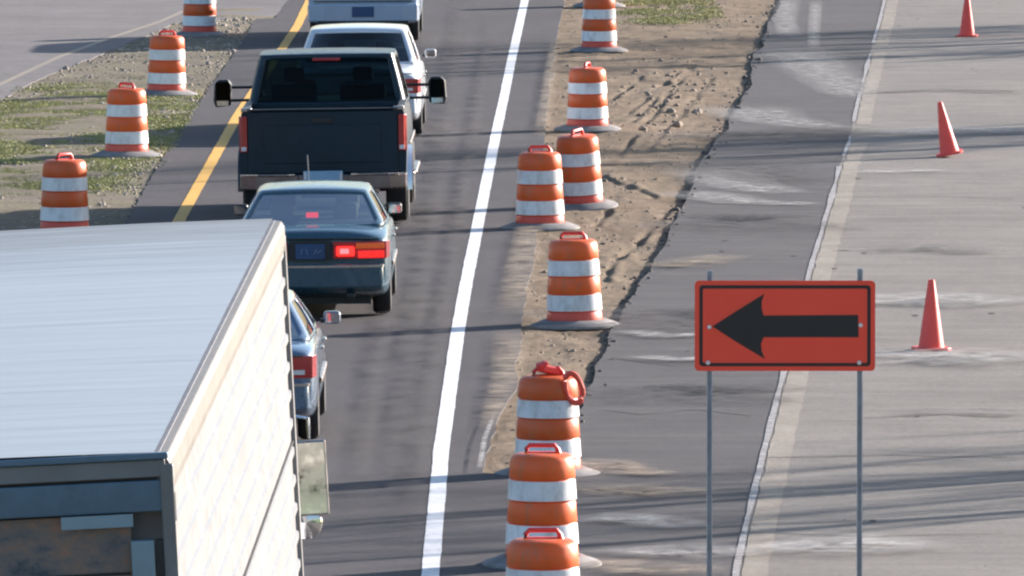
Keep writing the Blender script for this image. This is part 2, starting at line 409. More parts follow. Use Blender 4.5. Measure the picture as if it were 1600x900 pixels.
# ------------------------------------------------------------------ painted lines
def stripe(name, fn, w, y0, y1, mat, off=0., z=.004, wfn=None, step=.4, breaks=None, jg=.006):
    mb = MB(); yy_ = ys(y0, y1, step)
    for y in yy_:
        ww = (wfn(y) if wfn else w) / 2; c = fn(y) + off
        mb.v += [Vector((c - ww + jag(y, 21, jg, 4), y, z)), Vector((c + ww + jag(y, 25, jg, 4), y, z))]
    for i in range(len(yy_) - 1):
        if breaks and any(a < yy_[i] < b for a, b in breaks): continue
        mb.f.append((2*i, 2*i+1, 2*i+3, 2*i+2))
    return tag(mb.build(name, mat), kind='structure')
stripe('white_line', wx, .142, YN, 600, M['white_line'])
def yelx(y): return ease(YEL, y, .055, .02)
stripe('yellow_line', yelx, .15, YN, 600, M['yellow_line'])
stripe('faded_yellow_line', lambda y: interp(LYEL, y), .11, 72*K, 104*K, M['yellow_worn'])
stripe('tan_strip', joint, .2, YN, 400, M['tan_strip'], off=.15, wfn=lambda y: .21 + .06 * noise.noise(Vector((0, y, 9))), breaks=[(76.2*K, 78.6*K), (90.2*K, 91.5*K)], jg=.012)
stripe('worn_white_line', joint, .06, YN, 400, M['white_worn'], off=.0, z=.006, wfn=lambda y: max(.015, .055 + .05 * noise.noise(Vector((3, y * .3, 9)))), breaks=[(73.2*K, 74.4*K), (77.2*K, 79.0*K), (83.5*K, 85*K), (90.0*K, 91.8*K)], jg=.006)

# ------------------------------------------------------------------ scuffs and wear smeared over the pavements
def smear(pts, w0, w1, mat, z=.008, n=28, name='tyre_scuff'):
    """curved patch with a fade attribute: 1 along its middle, 0 at its rim"""
    P = [G(x, y) for x, y in pts]; mb = MB(); fade = []
    def at(t):
        t *= len(P) - 1; i = min(int(t), len(P) - 2); return P[i].lerp(P[i + 1], t - i)
    for i in range(n + 1):
        t = i / n; c = at(t); d = (at(min(1, t + .03)) - at(max(0, t - .03))).normalized(); s_ = Vector((-d.y, d.x, 0))
        w = w0 + (w1 - w0) * t
        for k in range(5):
            u = k / 4 * 2 - 1; q = c + s_ * (u * w / 2); q.z = z; mb.v.append(q); fade.append((1 - u * u) * min(1, 6 * t, 6 * (1 - t)))
    for i in range(n):
        for k in range(4):
            j = i * 5 + k; mb.f.append((j, j + 1, j + 6, j + 5))
    o = mb.build(name, mat); a = o.data.attributes.new("fade", 'FLOAT', 'POINT')
    a.data.foreach_set("value", fade); return tag(o, kind='structure')
M['scuff_pale'] = scuff('pale_scuff', (.50, .48, .45), .75, (1, 1, 1), 4)
M['scuff_dark'] = scuff('dark_scuff', (.06, .057, .06), .75, (1, 1, 1), 4)
M['scuff_dust'] = scuff('dusty_smear', (.38, .29, .2), .8, (1, 1, 1), 3)
M['drip'] = scuff('oil_drip_track', (.05, .047, .052), .6, (1, .4, 1), 3)
zc = .0100
for pts, w0, w1, mt in [
    ([(1155,165),(1190,185),(1250,195),(1320,203)], 1.0, .5, 'scuff_pale'), ([(1240,75),(1270,105),(1320,140),(1345,155)], .9, .5, 'scuff_pale'),
    ([(1235,-5),(1225,30),(1232,60)], .5, .5, 'scuff_pale'), ([(1275,0),(1272,40),(1270,80)], .3, .25, 'scuff_pale'),
    ([(1100,262),(1150,290),(1230,305)], .9, .5, 'scuff_pale'), ([(1330,270),(1400,270),(1480,266)], .5, .3, 'scuff_pale'),
    ([(1100,205),(1150,215),(1250,208),(1330,198)], 2.2, 1.0, 'scuff_dark'), ([(1100,250),(1150,265),(1250,290)], 1.6, .8, 'scuff_dark'),
    ([(1050,345),(1150,350),(1280,345)], 2.4, 2.2, 'scuff_dark'), ([(1060,300),(1160,318),(1290,322)], .7, .4, 'scuff_pale'),
    ([(1000,480),(1050,500),(1120,505),(1240,500)], 2.6, 2.0, 'scuff_dark'), ([(980,600),(1080,620),(1200,615)], 1.8, 1.6, 'scuff_dark'),
    ([(920,760),(1000,775),(1100,765)], .7, .3, 'scuff_dust'), ([(910,720),(980,740),(1060,745)], .5, .3, 'scuff_dust'), ([(905,812),(1000,815),(1080,830)], .6, .4, 'scuff_pale'),
    ([(1010,415),(1060,418),(1150,400)], .7, .4, 'scuff_dust'), ([(990,520),(1030,530),(1100,525)], .3, .2, 'scuff_pale'), ([(985,560),(1060,566),(1160,560)], .3, .2, 'scuff_pale'),
    ([(1380,565),(1480,560),(1600,570)], 1.5, 1.2, 'scuff_pale'), ([(1340,480),(1450,470),(1600,480)], 1.2, 1.2, 'scuff_pale'), ([(1400,215),(1500,205),(1620,210)], 1.0, 1.0, 'scuff_pale'),
    ([(1330,148),(1450,143),(1620,146)], .3, .3, 'scuff_dark'), ([(1350,395),(1450,390),(1560,400)], .6, .5, 'scuff_dark'), ([(1390,650),(1500,645),(1620,650)], .25, .2, 'scuff_dark'),
    ([(1000,860),(1080,870),(1150,860)], .8, .6, 'scuff_pale'), ([(930,880),(1030,900),(1120,890)], .5, .5, 'scuff_dust'), ([(1190,855),(1300,860),(1450,850)], .9, .9, 'scuff_pale'),
    ([(720,-10),(700,150),(672,330),(640,560),(608,900)], .35, .35, 'drip'), ([(770,20),(745,180),(715,360),(670,620),(640,900)], .25, .25, 'drip'), ([(660,20),(655,150),(640,330),(590,560),(545,900)], .3, .3, 'drip'),
    ([(860,250),(835,330),(815,420),(800,500)], .35, .45, 'scuff_dust'), ([(805,520),(790,600),(760,680)], .5, .2, 'scuff_dust'), ([(868,60),(856,150),(846,220)], .2, .3, 'scuff_dust'),
    ([(748,745),(758,690),(772,655)], .07, .05, 'scuff_pale'), ([(750,742),(757,695),(771,660)], .06, .05, 'scuff_pale'),
    ]:
    kk = K if abs(pts[-1][0] - pts[0][0]) > abs(pts[-1][1] - pts[0][1]) else 1
    zc += .0012; w0 *= kk; w1 *= kk; smear(pts, w0, w1, M[mt], z=zc)

# thin transverse cracks across the pavements
rnd = random.Random(5)
def crack(pts, w=.02, name='pavement_crack'):
    mb = MB(); P = [G(x, y) for x, y in pts]; L = []
    for a, b in zip(P, P[1:]):
        n = max(2, int((b - a).length / .15))
        for i in range(n): L.append(a.lerp(b, i / n))
    for i, q in enumerate(L):
        ww = K * w * (.6 + .6 * rnd.random()); dy = rnd.uniform(-.03, .03)
        mb.v += [Vector((q.x, q.y + dy - ww, .0055)), Vector((q.x + .01, q.y + dy + ww, .0055))]
    mb.f = [(2*i, 2*i+1, 2*i+3, 2*i+2) for i in range(len(L) - 1)]
    return tag(mb.build(name, M['crack']), kind='structure')
M['crack'] = simple('dark_crack', (.045, .04, .04), .95)
crack([(1316,148),(1450,141),(1600,143)], .03); crack([(1345,654),(1480,648),(1600,655)], .012); crack([(665,205),(760,203),(850,207)], .012)
crack([(1486,546),(1550,548),(1600,544)], .012); crack([(1300,392),(1350,391)], .02)
crack([(660,95),(740,92),(800,93)], .012)

for q in ([(1290,310),(1420,306),(1600,312)], [(1240,525),(1300,528),(1345,526)], [(1190,716),(1400,712),(1600,716)], [(1160,832),(1350,838),(1600,834)]): crack(q, .009)
for q in ([(940,640),(1000,648),(1090,640),(1190,652)], [(1060,470),(1100,455),(1180,460),(1250,452)], [(960,560),(1050,572),(1200,566)]): crack(q, .012)
rs_ = random.Random(77); sm = MB()
for _ in range(120):
    p = G(rs_.uniform(930, 1620), rs_.uniform(-10, 900)); r_ = rs_.choice((.01, .012, .018, .035)); n_ = 7
    if p.x < dirt_r(p.y) + .1: continue
    sm.add([(p.x + r_ * math.cos(6.283 * k / n_) * rs_.uniform(.6, 1.3), p.y + 3 * r_ * math.sin(6.283 * k / n_) * rs_.uniform(.6, 1.3), .0065) for k in range(n_)], [tuple(range(n_))])
tag(sm.build('tar_spots', M['crack']), kind='structure')
# stones and broken crumbs on the dirt and along the edges
def stones(name, n, region, label_mat, smin, smax, zfn, seed):
    rn = random.Random(seed); mb = MB()
    for _ in range(n):
        x, y = region(rn); s_ = rn.uniform(smin, smax) * (1.8 if rn.random() < .06 else 1); z = zfn(x, y)
        vs_ = []
        for zz, rr in ((0, 1), (.6, .9), (1.0, .4)):
            for k in range(5):
                t = k * 1.2566 + rn.random() * .5; vs_.append((x + s_ * rr * math.cos(t) * rn.uniform(.7, 1.3), y + s_ * rr * math.sin(t) * rn.uniform(.7, 1.3), z - .01 + s_ * zz * rn.uniform(.7, 1.1)))
        fs = [(0,1,2,3,4)] + [(r_*5+k, r_*5+(k+1)%5, r_*5+5+(k+1)%5, r_*5+5+k) for r_ in (0, 1) for k in range(5)] + [(10,11,12,13,14)]
        mb.add(vs_, fs)
    o = mb.build(name, label_mat); tag(o, kind='stuff'); return o
def reg_dirt(rn):
    y = rn.uniform(Y0 + .5, 104*K); a, b = dirt_l(y), dirt_r(y); return a + (b - a) * rn.random(), y
def reg_rubble(rn):
    p = G(rn.gauss(1035, 55), rn.gauss(150, 30)); return p.x, p.y
def reg_edge(rn):
    y = rn.uniform(Y0, 100*K); return dirt_r(y) + rn.gauss(-.03, .06), y
def reg_isl(rn):
    y = rn.uniform(60*K, 97*K); a, b = ledge(y), left_main(y); return a + (b - a) * rn.random(), y
M['clod'] = simple('clods', (.27, .215, .165), .95, var=.35, scale=3)
o = stones('gravel', 1500, reg_dirt, M['clod'], .008, .028, dirt_z, 2); tag(o, 'loose tan stones scattered over the dirt wedge', 'gravel')
o = stones('rubble', 90, reg_rubble, M['clod'], .02, .055, dirt_z, 3); tag(o, 'heap of larger broken clods in the middle of the dirt', 'rubble')
M['crumb'] = simple('asphalt_crumbs', (.11, .095, .085), .95, var=.4, scale=5)
o = stones('asphalt_crumbs', 450, reg_edge, M['crumb'], .01, .035, lambda x, y: dirt_z(x, y) if x < dirt_r(y) else 0, 4); tag(o, 'dark crumbled asphalt along the broken right edge of the dirt', 'rubble')
o = stones('median_gravel', 2600, reg_isl, M['pebble'], .012, .035, lambda x, y: -.0, 6); tag(o, 'pale pebbles scattered over the median', 'gravel')

# grass blades on the median and a thin patch on the dirt far up
def pip(x, y, poly):
    c = False; j = len(poly) - 1
    for i in range(len(poly)):
        (xi, yi_), (xj, yj) = poly[i], poly[j]
        if (yi_ > y) != (yj > y) and x < (xj - xi) * (y - yi_) / (yj - yi_) + xi: c = not c
        j = i
    return c
def grass(name, poly_px, n, seed, hmin, hmax, label, thr=.0):
    rn = random.Random(seed); poly = [tuple(G(*p)[:2]) for p in poly_px]; mb = MB()
    xs = [p[0] for p in poly]; ys_ = [p[1] for p in poly]; k = 0; tries = 0
    while k < n and tries < n * 30:
        tries += 1; x, y = rn.uniform(min(xs), max(xs)), rn.uniform(min(ys_), max(ys_))
        d = noise.noise(Vector((x * .9, y * .5, 4))) + .5 * noise.noise(Vector((x * 3, y * 2, 4))) + rn.uniform(-.35, .35)
        if d < thr: continue
        if not pip(x + rn.gauss(0, .25), y + rn.gauss(0, 1.2), poly): continue
        k += 1
        for _ in range(4):
            a = rn.uniform(0, 6.28); h = rn.uniform(hmin, hmax); w = rn.uniform(.006, .013); bx, by = x + rn.gauss(0, .03), y + rn.gauss(0, .03)
            dx, dy = math.cos(a), math.sin(a); lean = rn.uniform(.2, 1.1) * h
            mb.add([(bx - dy * w, by + dx * w, -.01), (bx + dy * w, by - dx * w, -.01), (bx + dx * lean * .4 + dy * w * .7, by + dy * lean * .4 - dx * w * .7, h * .7), (bx + dx * lean, by + dy * lean, h)], [(0, 1, 2), (0, 2, 3)])
    o = mb.build(name, M['grass']); return tag(o, label, 'grass', kind='stuff')
grass('grass', [(-60,190),(60,142),(190,122),(262,140),(305,160),(280,215),(235,232),(180,262),(150,300),(60,305),(0,300),(-60,300)], 26000, 8, .008, .022, 'short patchy green grass on the gravel median', -.12)
grass('sparse_grass', [(955,32),(985,12),(985,-40),(1100,-40),(1120,0),(1105,28),(1030,38)], 4000, 9, .01, .03, 'thin green grass at the far end of the dirt', -.05)

# ------------------------------------------------------------------ traffic drums
def make_drum(label, loc):
    t = thing('traffic_drum', label, 'drum', loc, group=None)
    H = .90; rb, rt = .285, .245
    def r_at(z): return rb + (rt - rb) * z / H
    prof = [(rb + .004, .03)]
    for z0, z1 in ((.03, .16), (.16, .345), (.345, .52), (.52, .70), (.70, .86)):
        prof += [(r_at(z0) + .008, z0 + .004), (r_at(z0) + .012, z0 + .012), (r_at(z1) + .008, z1 - .012), (r_at(z1) + .001, z1)]
    body = MB().lathe([p for p in prof if p[1] >= .155] + [(rt - .004, .875), (rt - .03, .893), (.13, .90), (.0001, .90)], 44).build('body', M['orange'], t, smooth=True)
    MB().lathe([p for p in prof if p[1] <= .165], 44).build('lower_body', M['red_orange'], t, smooth=True)
    for z0, z1 in ((.172, .336), (.532, .69)):
        MB().lathe([(r_at(z0) + .010, z0), (r_at(z0) + .0155, z0 + .002), (r_at(z1) + .0125, z1 - .002), (r_at(z1) + .007, z1)], 44).build('reflective_band', M['reflective'], t, smooth=True)
    h = MB()
    h.tube([(-.135, 0, .885), (-.125, 0, .93), (-.10, 0, .962), (.10, 0, .962), (.125, 0, .93), (.135, 0, .885)], [.024, .021, .019, .019, .021, .024], 10)
    h.box((0, .02, .895), (.24, .05, .03))
    h.build('handle', M['handle'], t, smooth=True)
    MB().lathe([(.30, .012), (.30, .075), (.33, .078), (.37, .06), (.45, .034), (.475, .02), (.478, .0), (.30, .0)], 44).build('rubber_base', M['rubber_dusty'], t, smooth=True, angle=50)
    return t
GRP_R = 'striped drums along the right edge of the lane'
GRP_L = 'striped drums along the left edge of the lane'
drums = [
    ((848, 1034), (0, 0, R(4)), 'nearest striped drum, cut off by the bottom edge of the photo', GRP_R),
    ((847, 882), (R(.5), 0, R(-3)), 'second nearest striped drum, half hidden by the drum cut off at the bottom edge', GRP_R),
    ((856, 743), (0, 0, R(10)), 'dirty striped drum with a loose loop hanging from its top', GRP_R),
    ((898, 510), (0, R(-1.2), R(-6)), 'striped drum with wide dusty base standing alone on the narrow dirt', GRP_R),
    ((844, 357), (0, R(-.5), R(8)), 'striped drum nearer the white line of the overlapping pair', GRP_R),
    ((906, 323), (0, R(-4.5), R(60)), 'leaning striped drum behind and right of another drum', GRP_R),
    ((918, 203), (0, R(-1), R(75)), 'striped drum just left of the broken clods on the dirt', GRP_R),
    ((936, 80), (0, 0, R(20)), 'striped drum by the far grass patch, its top cut by the upper edge', GRP_R),
    ((936, 10), (0, 0, R(30)), 'farthest striped drum on the right, mostly hidden behind another drum', GRP_R),
    ((101, 366), (0, 0, R(50)), 'striped drum on the left whose base is hidden by the truck roof', GRP_L),
    ((198, 244), (0, 0, R(-40)), 'striped drum standing in the grass edge of the median', GRP_L),
    ((260, 148), (0, R(1), R(30)), 'striped drum on bare gravel of the median', GRP_L),
    ((312, 56), (0, 0, R(10)), 'farthest striped drum on the left, at the tip of the median', GRP_L)]
first = None
for (px, py), rot, lab, grp in drums:
    g = G(px, py)
    if dirt_l(g.y) < g.x < dirt_r(g.y) and g.y > Y0:
        zz = sum(dirt_z(g.x + a, g.y + b) for a in (-.3, 0, .3) for b in (-.3, 0, .3)) / 9 + .012; g = G(px, py, zz)
    if first is None: first = make_drum(lab, g); d = first
    else: d = dup(first, lab, g); d.scale = (1, 1, 1 + .025 * math.sin(px * 1.7 + py))
    d.rotation_euler = rot; d["group"] = grp
    if 'loop' in lab:
        lp = MB(); pts = []
        for k in range(25):
            a = 2 * math.pi * k / 24; pts.append((.185 + .075 * math.cos(a) - .03 * math.sin(a), -.235 - .02 * math.sin(a), .80 + .135 * math.sin(a)))
        lp.tube(pts, .027, 8, cap=False); lp.build('hanging_loop', M['red_orange'], d, smooth=True)
        k = MB(); k.box((.02, .03, .945), (.2, .14, .07), (0, .25, .4)); k.box((-.05, -.02, .985), (.1, .08, .07), (.2, -.3, .2)); k.build('crushed_cap', M['handle'], d, bevel=.015)

# ------------------------------------------------------------------ cones
def make_cone(label, loc, rot):
    t = thing('traffic_cone', label, 'cone', loc, rot, 'plain red cones on the concrete')
    MB().lathe([(.135, .03), (.128, .05), (.034, .705), (.03, .715), (.022, .712), (.022, .69)], 32).build('cone_body', M['cone'], t, smooth=True)
    b = MB(); s_ = .178; c = .05
    poly = [(-s_ + c, -s_), (s_ - c, -s_), (s_, -s_ + c), (s_, s_ - c), (s_ - c, s_), (-s_ + c, s_), (-s_, s_ - c), (-s_, -s_ + c)]
    b.prism(poly, 0, .032).build('base', M['cone'], t, bevel=.008)
    return t
c0 = make_cone('nearest red cone, upright, right of the arrow sign', G(1455, 547), (0, 0, R(12)))
g = G(1484, 245); dup(c0, 'leaning red cone in the middle of the concrete', (g.x, g.y, .035), (R(2), R(-11), 0))
dup(c0, 'farthest red cone, its tip cut by the upper edge', G(1511, 57), (0, 0, R(-8)))

# ------------------------------------------------------------------ arrow sign
SH = 2.83
c = G(1226.5, 509, SH); SC = (c - Vector((0, 0, 8))).length
sg = thing('arrow_sign', 'orange rectangular sign with a black arrow pointing left, on two thin steel posts', 'sign', (c.x, c.y, 0))
SPX = 1 / 232.0
def rr(w, h, r, n=5):
    o_ = []
    for cx, cy, a0 in ((w-r, h-r, 0), (-w+r, h-r, 90), (-w+r, -h+r, 180), (w-r, -h+r, 270)):
        for k in range(n + 1):
            a = R(a0 + 90 * k / n); o_.append((cx + r * math.cos(a), cy + r * math.sin(a)))
    return o_
W_, H_ = 283 * SPX / 2, 142 * SPX / 2
def shift(poly): return [(x, z + SH) for x, z in poly]
MB().prism_y(shift(rr(W_, H_, .03)), 0, .004).build('panel', M['sign_orange'], sg)
bd = MB(); a_, b_ = shift(rr(W_ - .032, H_ - .032, .022)), shift(rr(W_ - .054, H_ - .054, .012)); n_ = len(a_)
bd.v = [Vector((x, -.0025, z)) for x, z in a_] + [Vector((x, -.0025, z)) for x, z in b_]
bd.f = [(i, (i + 1) % n_, n_ + (i + 1) % n_, n_ + i) for i in range(n_)]
bd.build('border', M['sign_black'], sg)
def spx(px, py): return ((px - 1226.5) * SPX, (509 - py) * SPX + SH)
arrow = [spx(*p) for p in [(1113,510),(1150,486),(1194,459),(1190,470),(1190,482),(1193,493),(1341,492),(1342,527),(1193,527),(1189,537),(1190,549),(1195,561),(1150,534)]]
MB().prism_y(arrow, -.003, -.0005).build('arrow', M['sign_black'], sg)
for px in (1108.5, 1344):
    x = (px - 1226.5) * SPX; p = MB(); w = .019
    p.prism([(x - w, .006), (x - w + .008, .006), (x - .012, .03), (x + .012, .03), (x + w - .008, .006), (x + w, .006), (x + .016, .037), (x - .016, .037)], -.35, SH + .385 if px > 1200 else SH + .37)
    p.build('post', M['galv'], sg)
for px, py in ((1108, 511), (1345, 508), (1106, 567), (1343, 567)):
    x, z = spx(px, py); o = MB().lathe([(.0001, -.012), (.012, -.012), (.016, -.005), (.016, 0)], 12, c=(0, 0, 0)).build('bolt', M['bolt'], sg)
    o.rotation_euler = (R(-90), 0, 0); o.location = (x, -.004, z)

# ------------------------------------------------------------------ vehicle building blocks
def bake(o):
    dg = bpy.context.evaluated_depsgraph_get(); dg.update()
    me = bpy.data.meshes.new_from_object(o.evaluated_get(dg)); o.modifiers.clear(); old = o.data; o.data = me; bpy.data.meshes.remove(old)
def loft_body(st, name, mat, parent, arches=(), aw=.36, az=.32, sub=2):
    """st: (y, half width, bottom z, shoulder z, top z)"""
    mb = MB(); n = 0
    for y, w, zb, zs, zt in st:
        half = [(0, zb), (.55 * w, zb), (.88 * w, zb), (.975 * w, zb + .07), (1.0 * w, zb + (zs - zb) * .45), (.995 * w, zb + (zs - zb) * .72), (.975 * w, zs - .03), (.93 * w, zs + .015), (.6 * w, zt - .005), (0, zt)]
        ring = half + [(-x, z) for x, z in half[-2:0:-1]]; n = len(ring)
        mb.v += [Vector((x, y, z)) for x, z in ring]
    for i in range(len(st) - 1):
        for k in range(n): mb.f.append((i*n+k, i*n+(k+1)%n, (i+1)*n+(k+1)%n, (i+1)*n+k))
    # end caps as quad strips joining the two sides
    for b in (0, (len(st) - 1) * n):
        h = n // 2
        for k in range(h):
            a, a2, c2, c = k, k + 1, (n - k - 1) % n, (n - k) % n
            f = [b + a, b + a2, b + c2, b + c]
            f = list(dict.fromkeys(f))
            if len(f) >= 3: mb.f.append(tuple(f))
    o = mb.build(name, mat, parent, smooth=True, subsurf=sub, angle=0)
    cutters = []
    for y in arches:
        cu = MB(); cu.tube([(-2, y, az), (2, y, az)], aw, 28).v
        co = cu.build('cut', mat); cutters.append(co)
        for sgn in (1,):
            m = o.modifiers.new("b", 'BOOLEAN'); m.operation = 'DIFFERENCE'; m.object = co; m.solver = 'EXACT'
    if cutters:
        pm = o.parent; o.parent = None; bake(o); o.parent = pm
        for co in cutters: bpy.data.objects.remove(co, do_unlink=True)
    for p in o.data.polygons: p.use_smooth = True
    return o
def wheel(parent, x, y, r=.32, w=.2, rimmat='rim'):
    s = 1 if x > 0 else -1
    t = MB().lathe([(r * .62, -w/2 + .01), (r * .9, -w/2), (r * .98, -w/2 + .03), (r, -w * .2), (r, w * .2), (r * .98, w/2 - .03), (r * .9, w/2), (r * .62, w/2 - .01), (r * .62, -w/2 + .01)], 32, 'X').build('wheel', M['rubber'], parent, smooth=True)
    t.location = (x, y, r)
    rm = MB(); rm.lathe([(r * .63, w/2 - .012), (r * .6, w/2 - .03), (r * .5, w/2 - .06), (.0001, w/2 - .05)], 28, 'X')
    for k in range(5):
        a = 2 * math.pi * k / 5; rm.box((w/2 - .025, math.cos(a) * r * .33, math.sin(a) * r * .33), (.03, r * .5, .05), (a, 0, 0))
    o = rm.build('rim', M[rimmat], t, smooth=True)
    if s < 0: o.rotation_euler = (0, 0, math.pi)
    return t
def greenhouse(parent, yrb, yrt, yft, yfb, wb, wt, zb, zt, mat, glassmat, zb_front=None, roof_crown=.035, rear_m=(.06, .94), side_split=(.48,), frame_low=.06, frame_hi=.9):
    """roof and pillars as one shell with real openings; the panes are separate"""
    N = 20; LV = 8; zf = zb_front or zb
    def ring(t, inset=0.0):
        ww = wb + (wt - wb) * (t ** 1.15); yr = yrb + (yrt - yrb) * t; yf_ = yfb + (yft - yfb) * t
        pts = []
        def side(a, b, bow, k0):
            for k in range(N):
                u = k / N; p = a.lerp(b, u); q = 1 - (2 * u - 1) ** 2; p = p + bow * q; pts.append(p)
        def z(yv): return (zb + (zf - zb) * (yv - yrb) / (yfb - yrb)) * (1 - t) + zt * t
        cr = .05
        A, B, C_, D = Vector((-ww, yr, 0)), Vector((ww, yr, 0)), Vector((ww, yf_, 0)), Vector((-ww, yf_, 0))
        side(A, B, Vector((0, -.07, 0)), 0); side(B, C_, Vector((.03, 0, 0)), 1); side(C_, D, Vector((0, .12, 0)), 2); side(D, A, Vector((-.03, 0, 0)), 3)
        for p in pts: p.z = z(p.y) 
        # roof edge arches slightly across
        for p in pts: p.z += t * roof_crown * (1 - (p.x / ww) ** 2) * .5
        # round the corners
        out = []
        n = len(pts)
        for i, p in enumerate(pts): out.append((pts[i - 1] + p * 2 + pts[(i + 1) % n]) / 4)
        return out
    levels = [k / LV for k in range(LV + 1)]
    lv = [0, frame_low, .2, .4, .6, .75, frame_hi, .96, 1.0]
    rings = [ring(t) for t in lv]; n = 4 * N
    shell = MB(); panes = {0: MB(), 1: MB(), 2: MB(), 3: MB()}
    for r_ in rings: shell.v += r_
    for i in range(len(lv) - 1):
        for k in range(n):
            q = (i*n+k, i*n+(k+1)%n, (i+1)*n+(k+1)%n, (i+1)*n+k)
            s_, u = k // N, k % N
            g = 1 <= i < 6 and ((s_ in (0, 2) and 1 <= u <= N - 2) or (s_ in (1, 3) and 2 <= u <= N - 3 and not any(abs((u if s_ == 1 else N - 1 - u) - sp * N) < .9 for sp in side_split)))
            if g:
                cen = Vector((0, (yrb + yfb) / 2, 0)); b = panes[s_]; vv = []
                for j in q:
                    p = shell.v[j]; d = Vector((p.x, p.y - cen.y, 0)); vv.append(p - Vector((math.copysign(.012, p.x) if s_ in (1, 3) else 0, math.copysign(.012, d.y) if s_ in (0, 2) else 0, 0)))
                b.add(vv, [(0, 1, 2, 3)])
            else: shell.f.append(q)
    # roof: shrinking rings
    top = rings[-1]; cen = Vector((0, (yrt + yft) / 2, zt)); last = (len(lv) - 1) * n
    for j, (s_, dz) in enumerate(((.95, .012), (.85, .022), (.6, .032), (.3, .04))):
        b0 = len(shell.v)
        for p in top:
            q = cen + (p - cen) * s_; q.z = p.z + dz * roof_crown / .045 + roof_crown * .5 * (1 - s_) * (p.x / wt) ** 2 * .9; shell.v.append(q)
        for k in range(n): shell.f.append((last + k, last + (k+1)%n, b0 + (k+1)%n, b0 + k))
        last = b0
    b0 = len(shell.v); shell.v.append(Vector((cen.x, cen.y, zt + roof_crown * 1.35)))
    for k in range(n): shell.f.append((last + k, last + (k+1)%n, b0))
    roof = shell.build('roof', mat, parent, smooth=True, angle=50)
    m = roof.modifiers.new("s", 'SOLIDIFY'); m.thickness = .025; m.offset = -1
    for k, nm in ((0, 'rear_window'), (1, 'side_window'), (2, 'windscreen'), (3, 'side_window')):
        bmv = panes[k]
        o = bmv.build(nm, glassmat, parent, smooth=True, angle=0)
        me = o.data; bm = bmesh.new(); bm.from_mesh(me); bmesh.ops.remove_doubles(bm, verts=bm.verts[:], dist=.0005); bm.to_mesh(me); bm.free()
    return roof
def seat_row(parent, y, z, xs, mat='seat', w=.5, hh=.55):
    for x in xs:
        s_ = MB(); s_.box((x, y, z - .05), (w, .14, hh), (R(12), 0, 0)); o = s_.build('seat', M[mat], parent, bevel=.04)
        h = MB(); h.box((x, y - .04, z + hh / 2 + .07), (.25, .09, .17), (R(10), 0, 0)); h.build('headrest', M[mat], o, bevel=.03)
def plate(parent, x, y, z, w=.31, h=.16, mat='plate_blue'):
    o = MB().box((x, y, z), (w, .012, h)).build('licence_plate', M[mat], parent, bevel=.004)
    return o

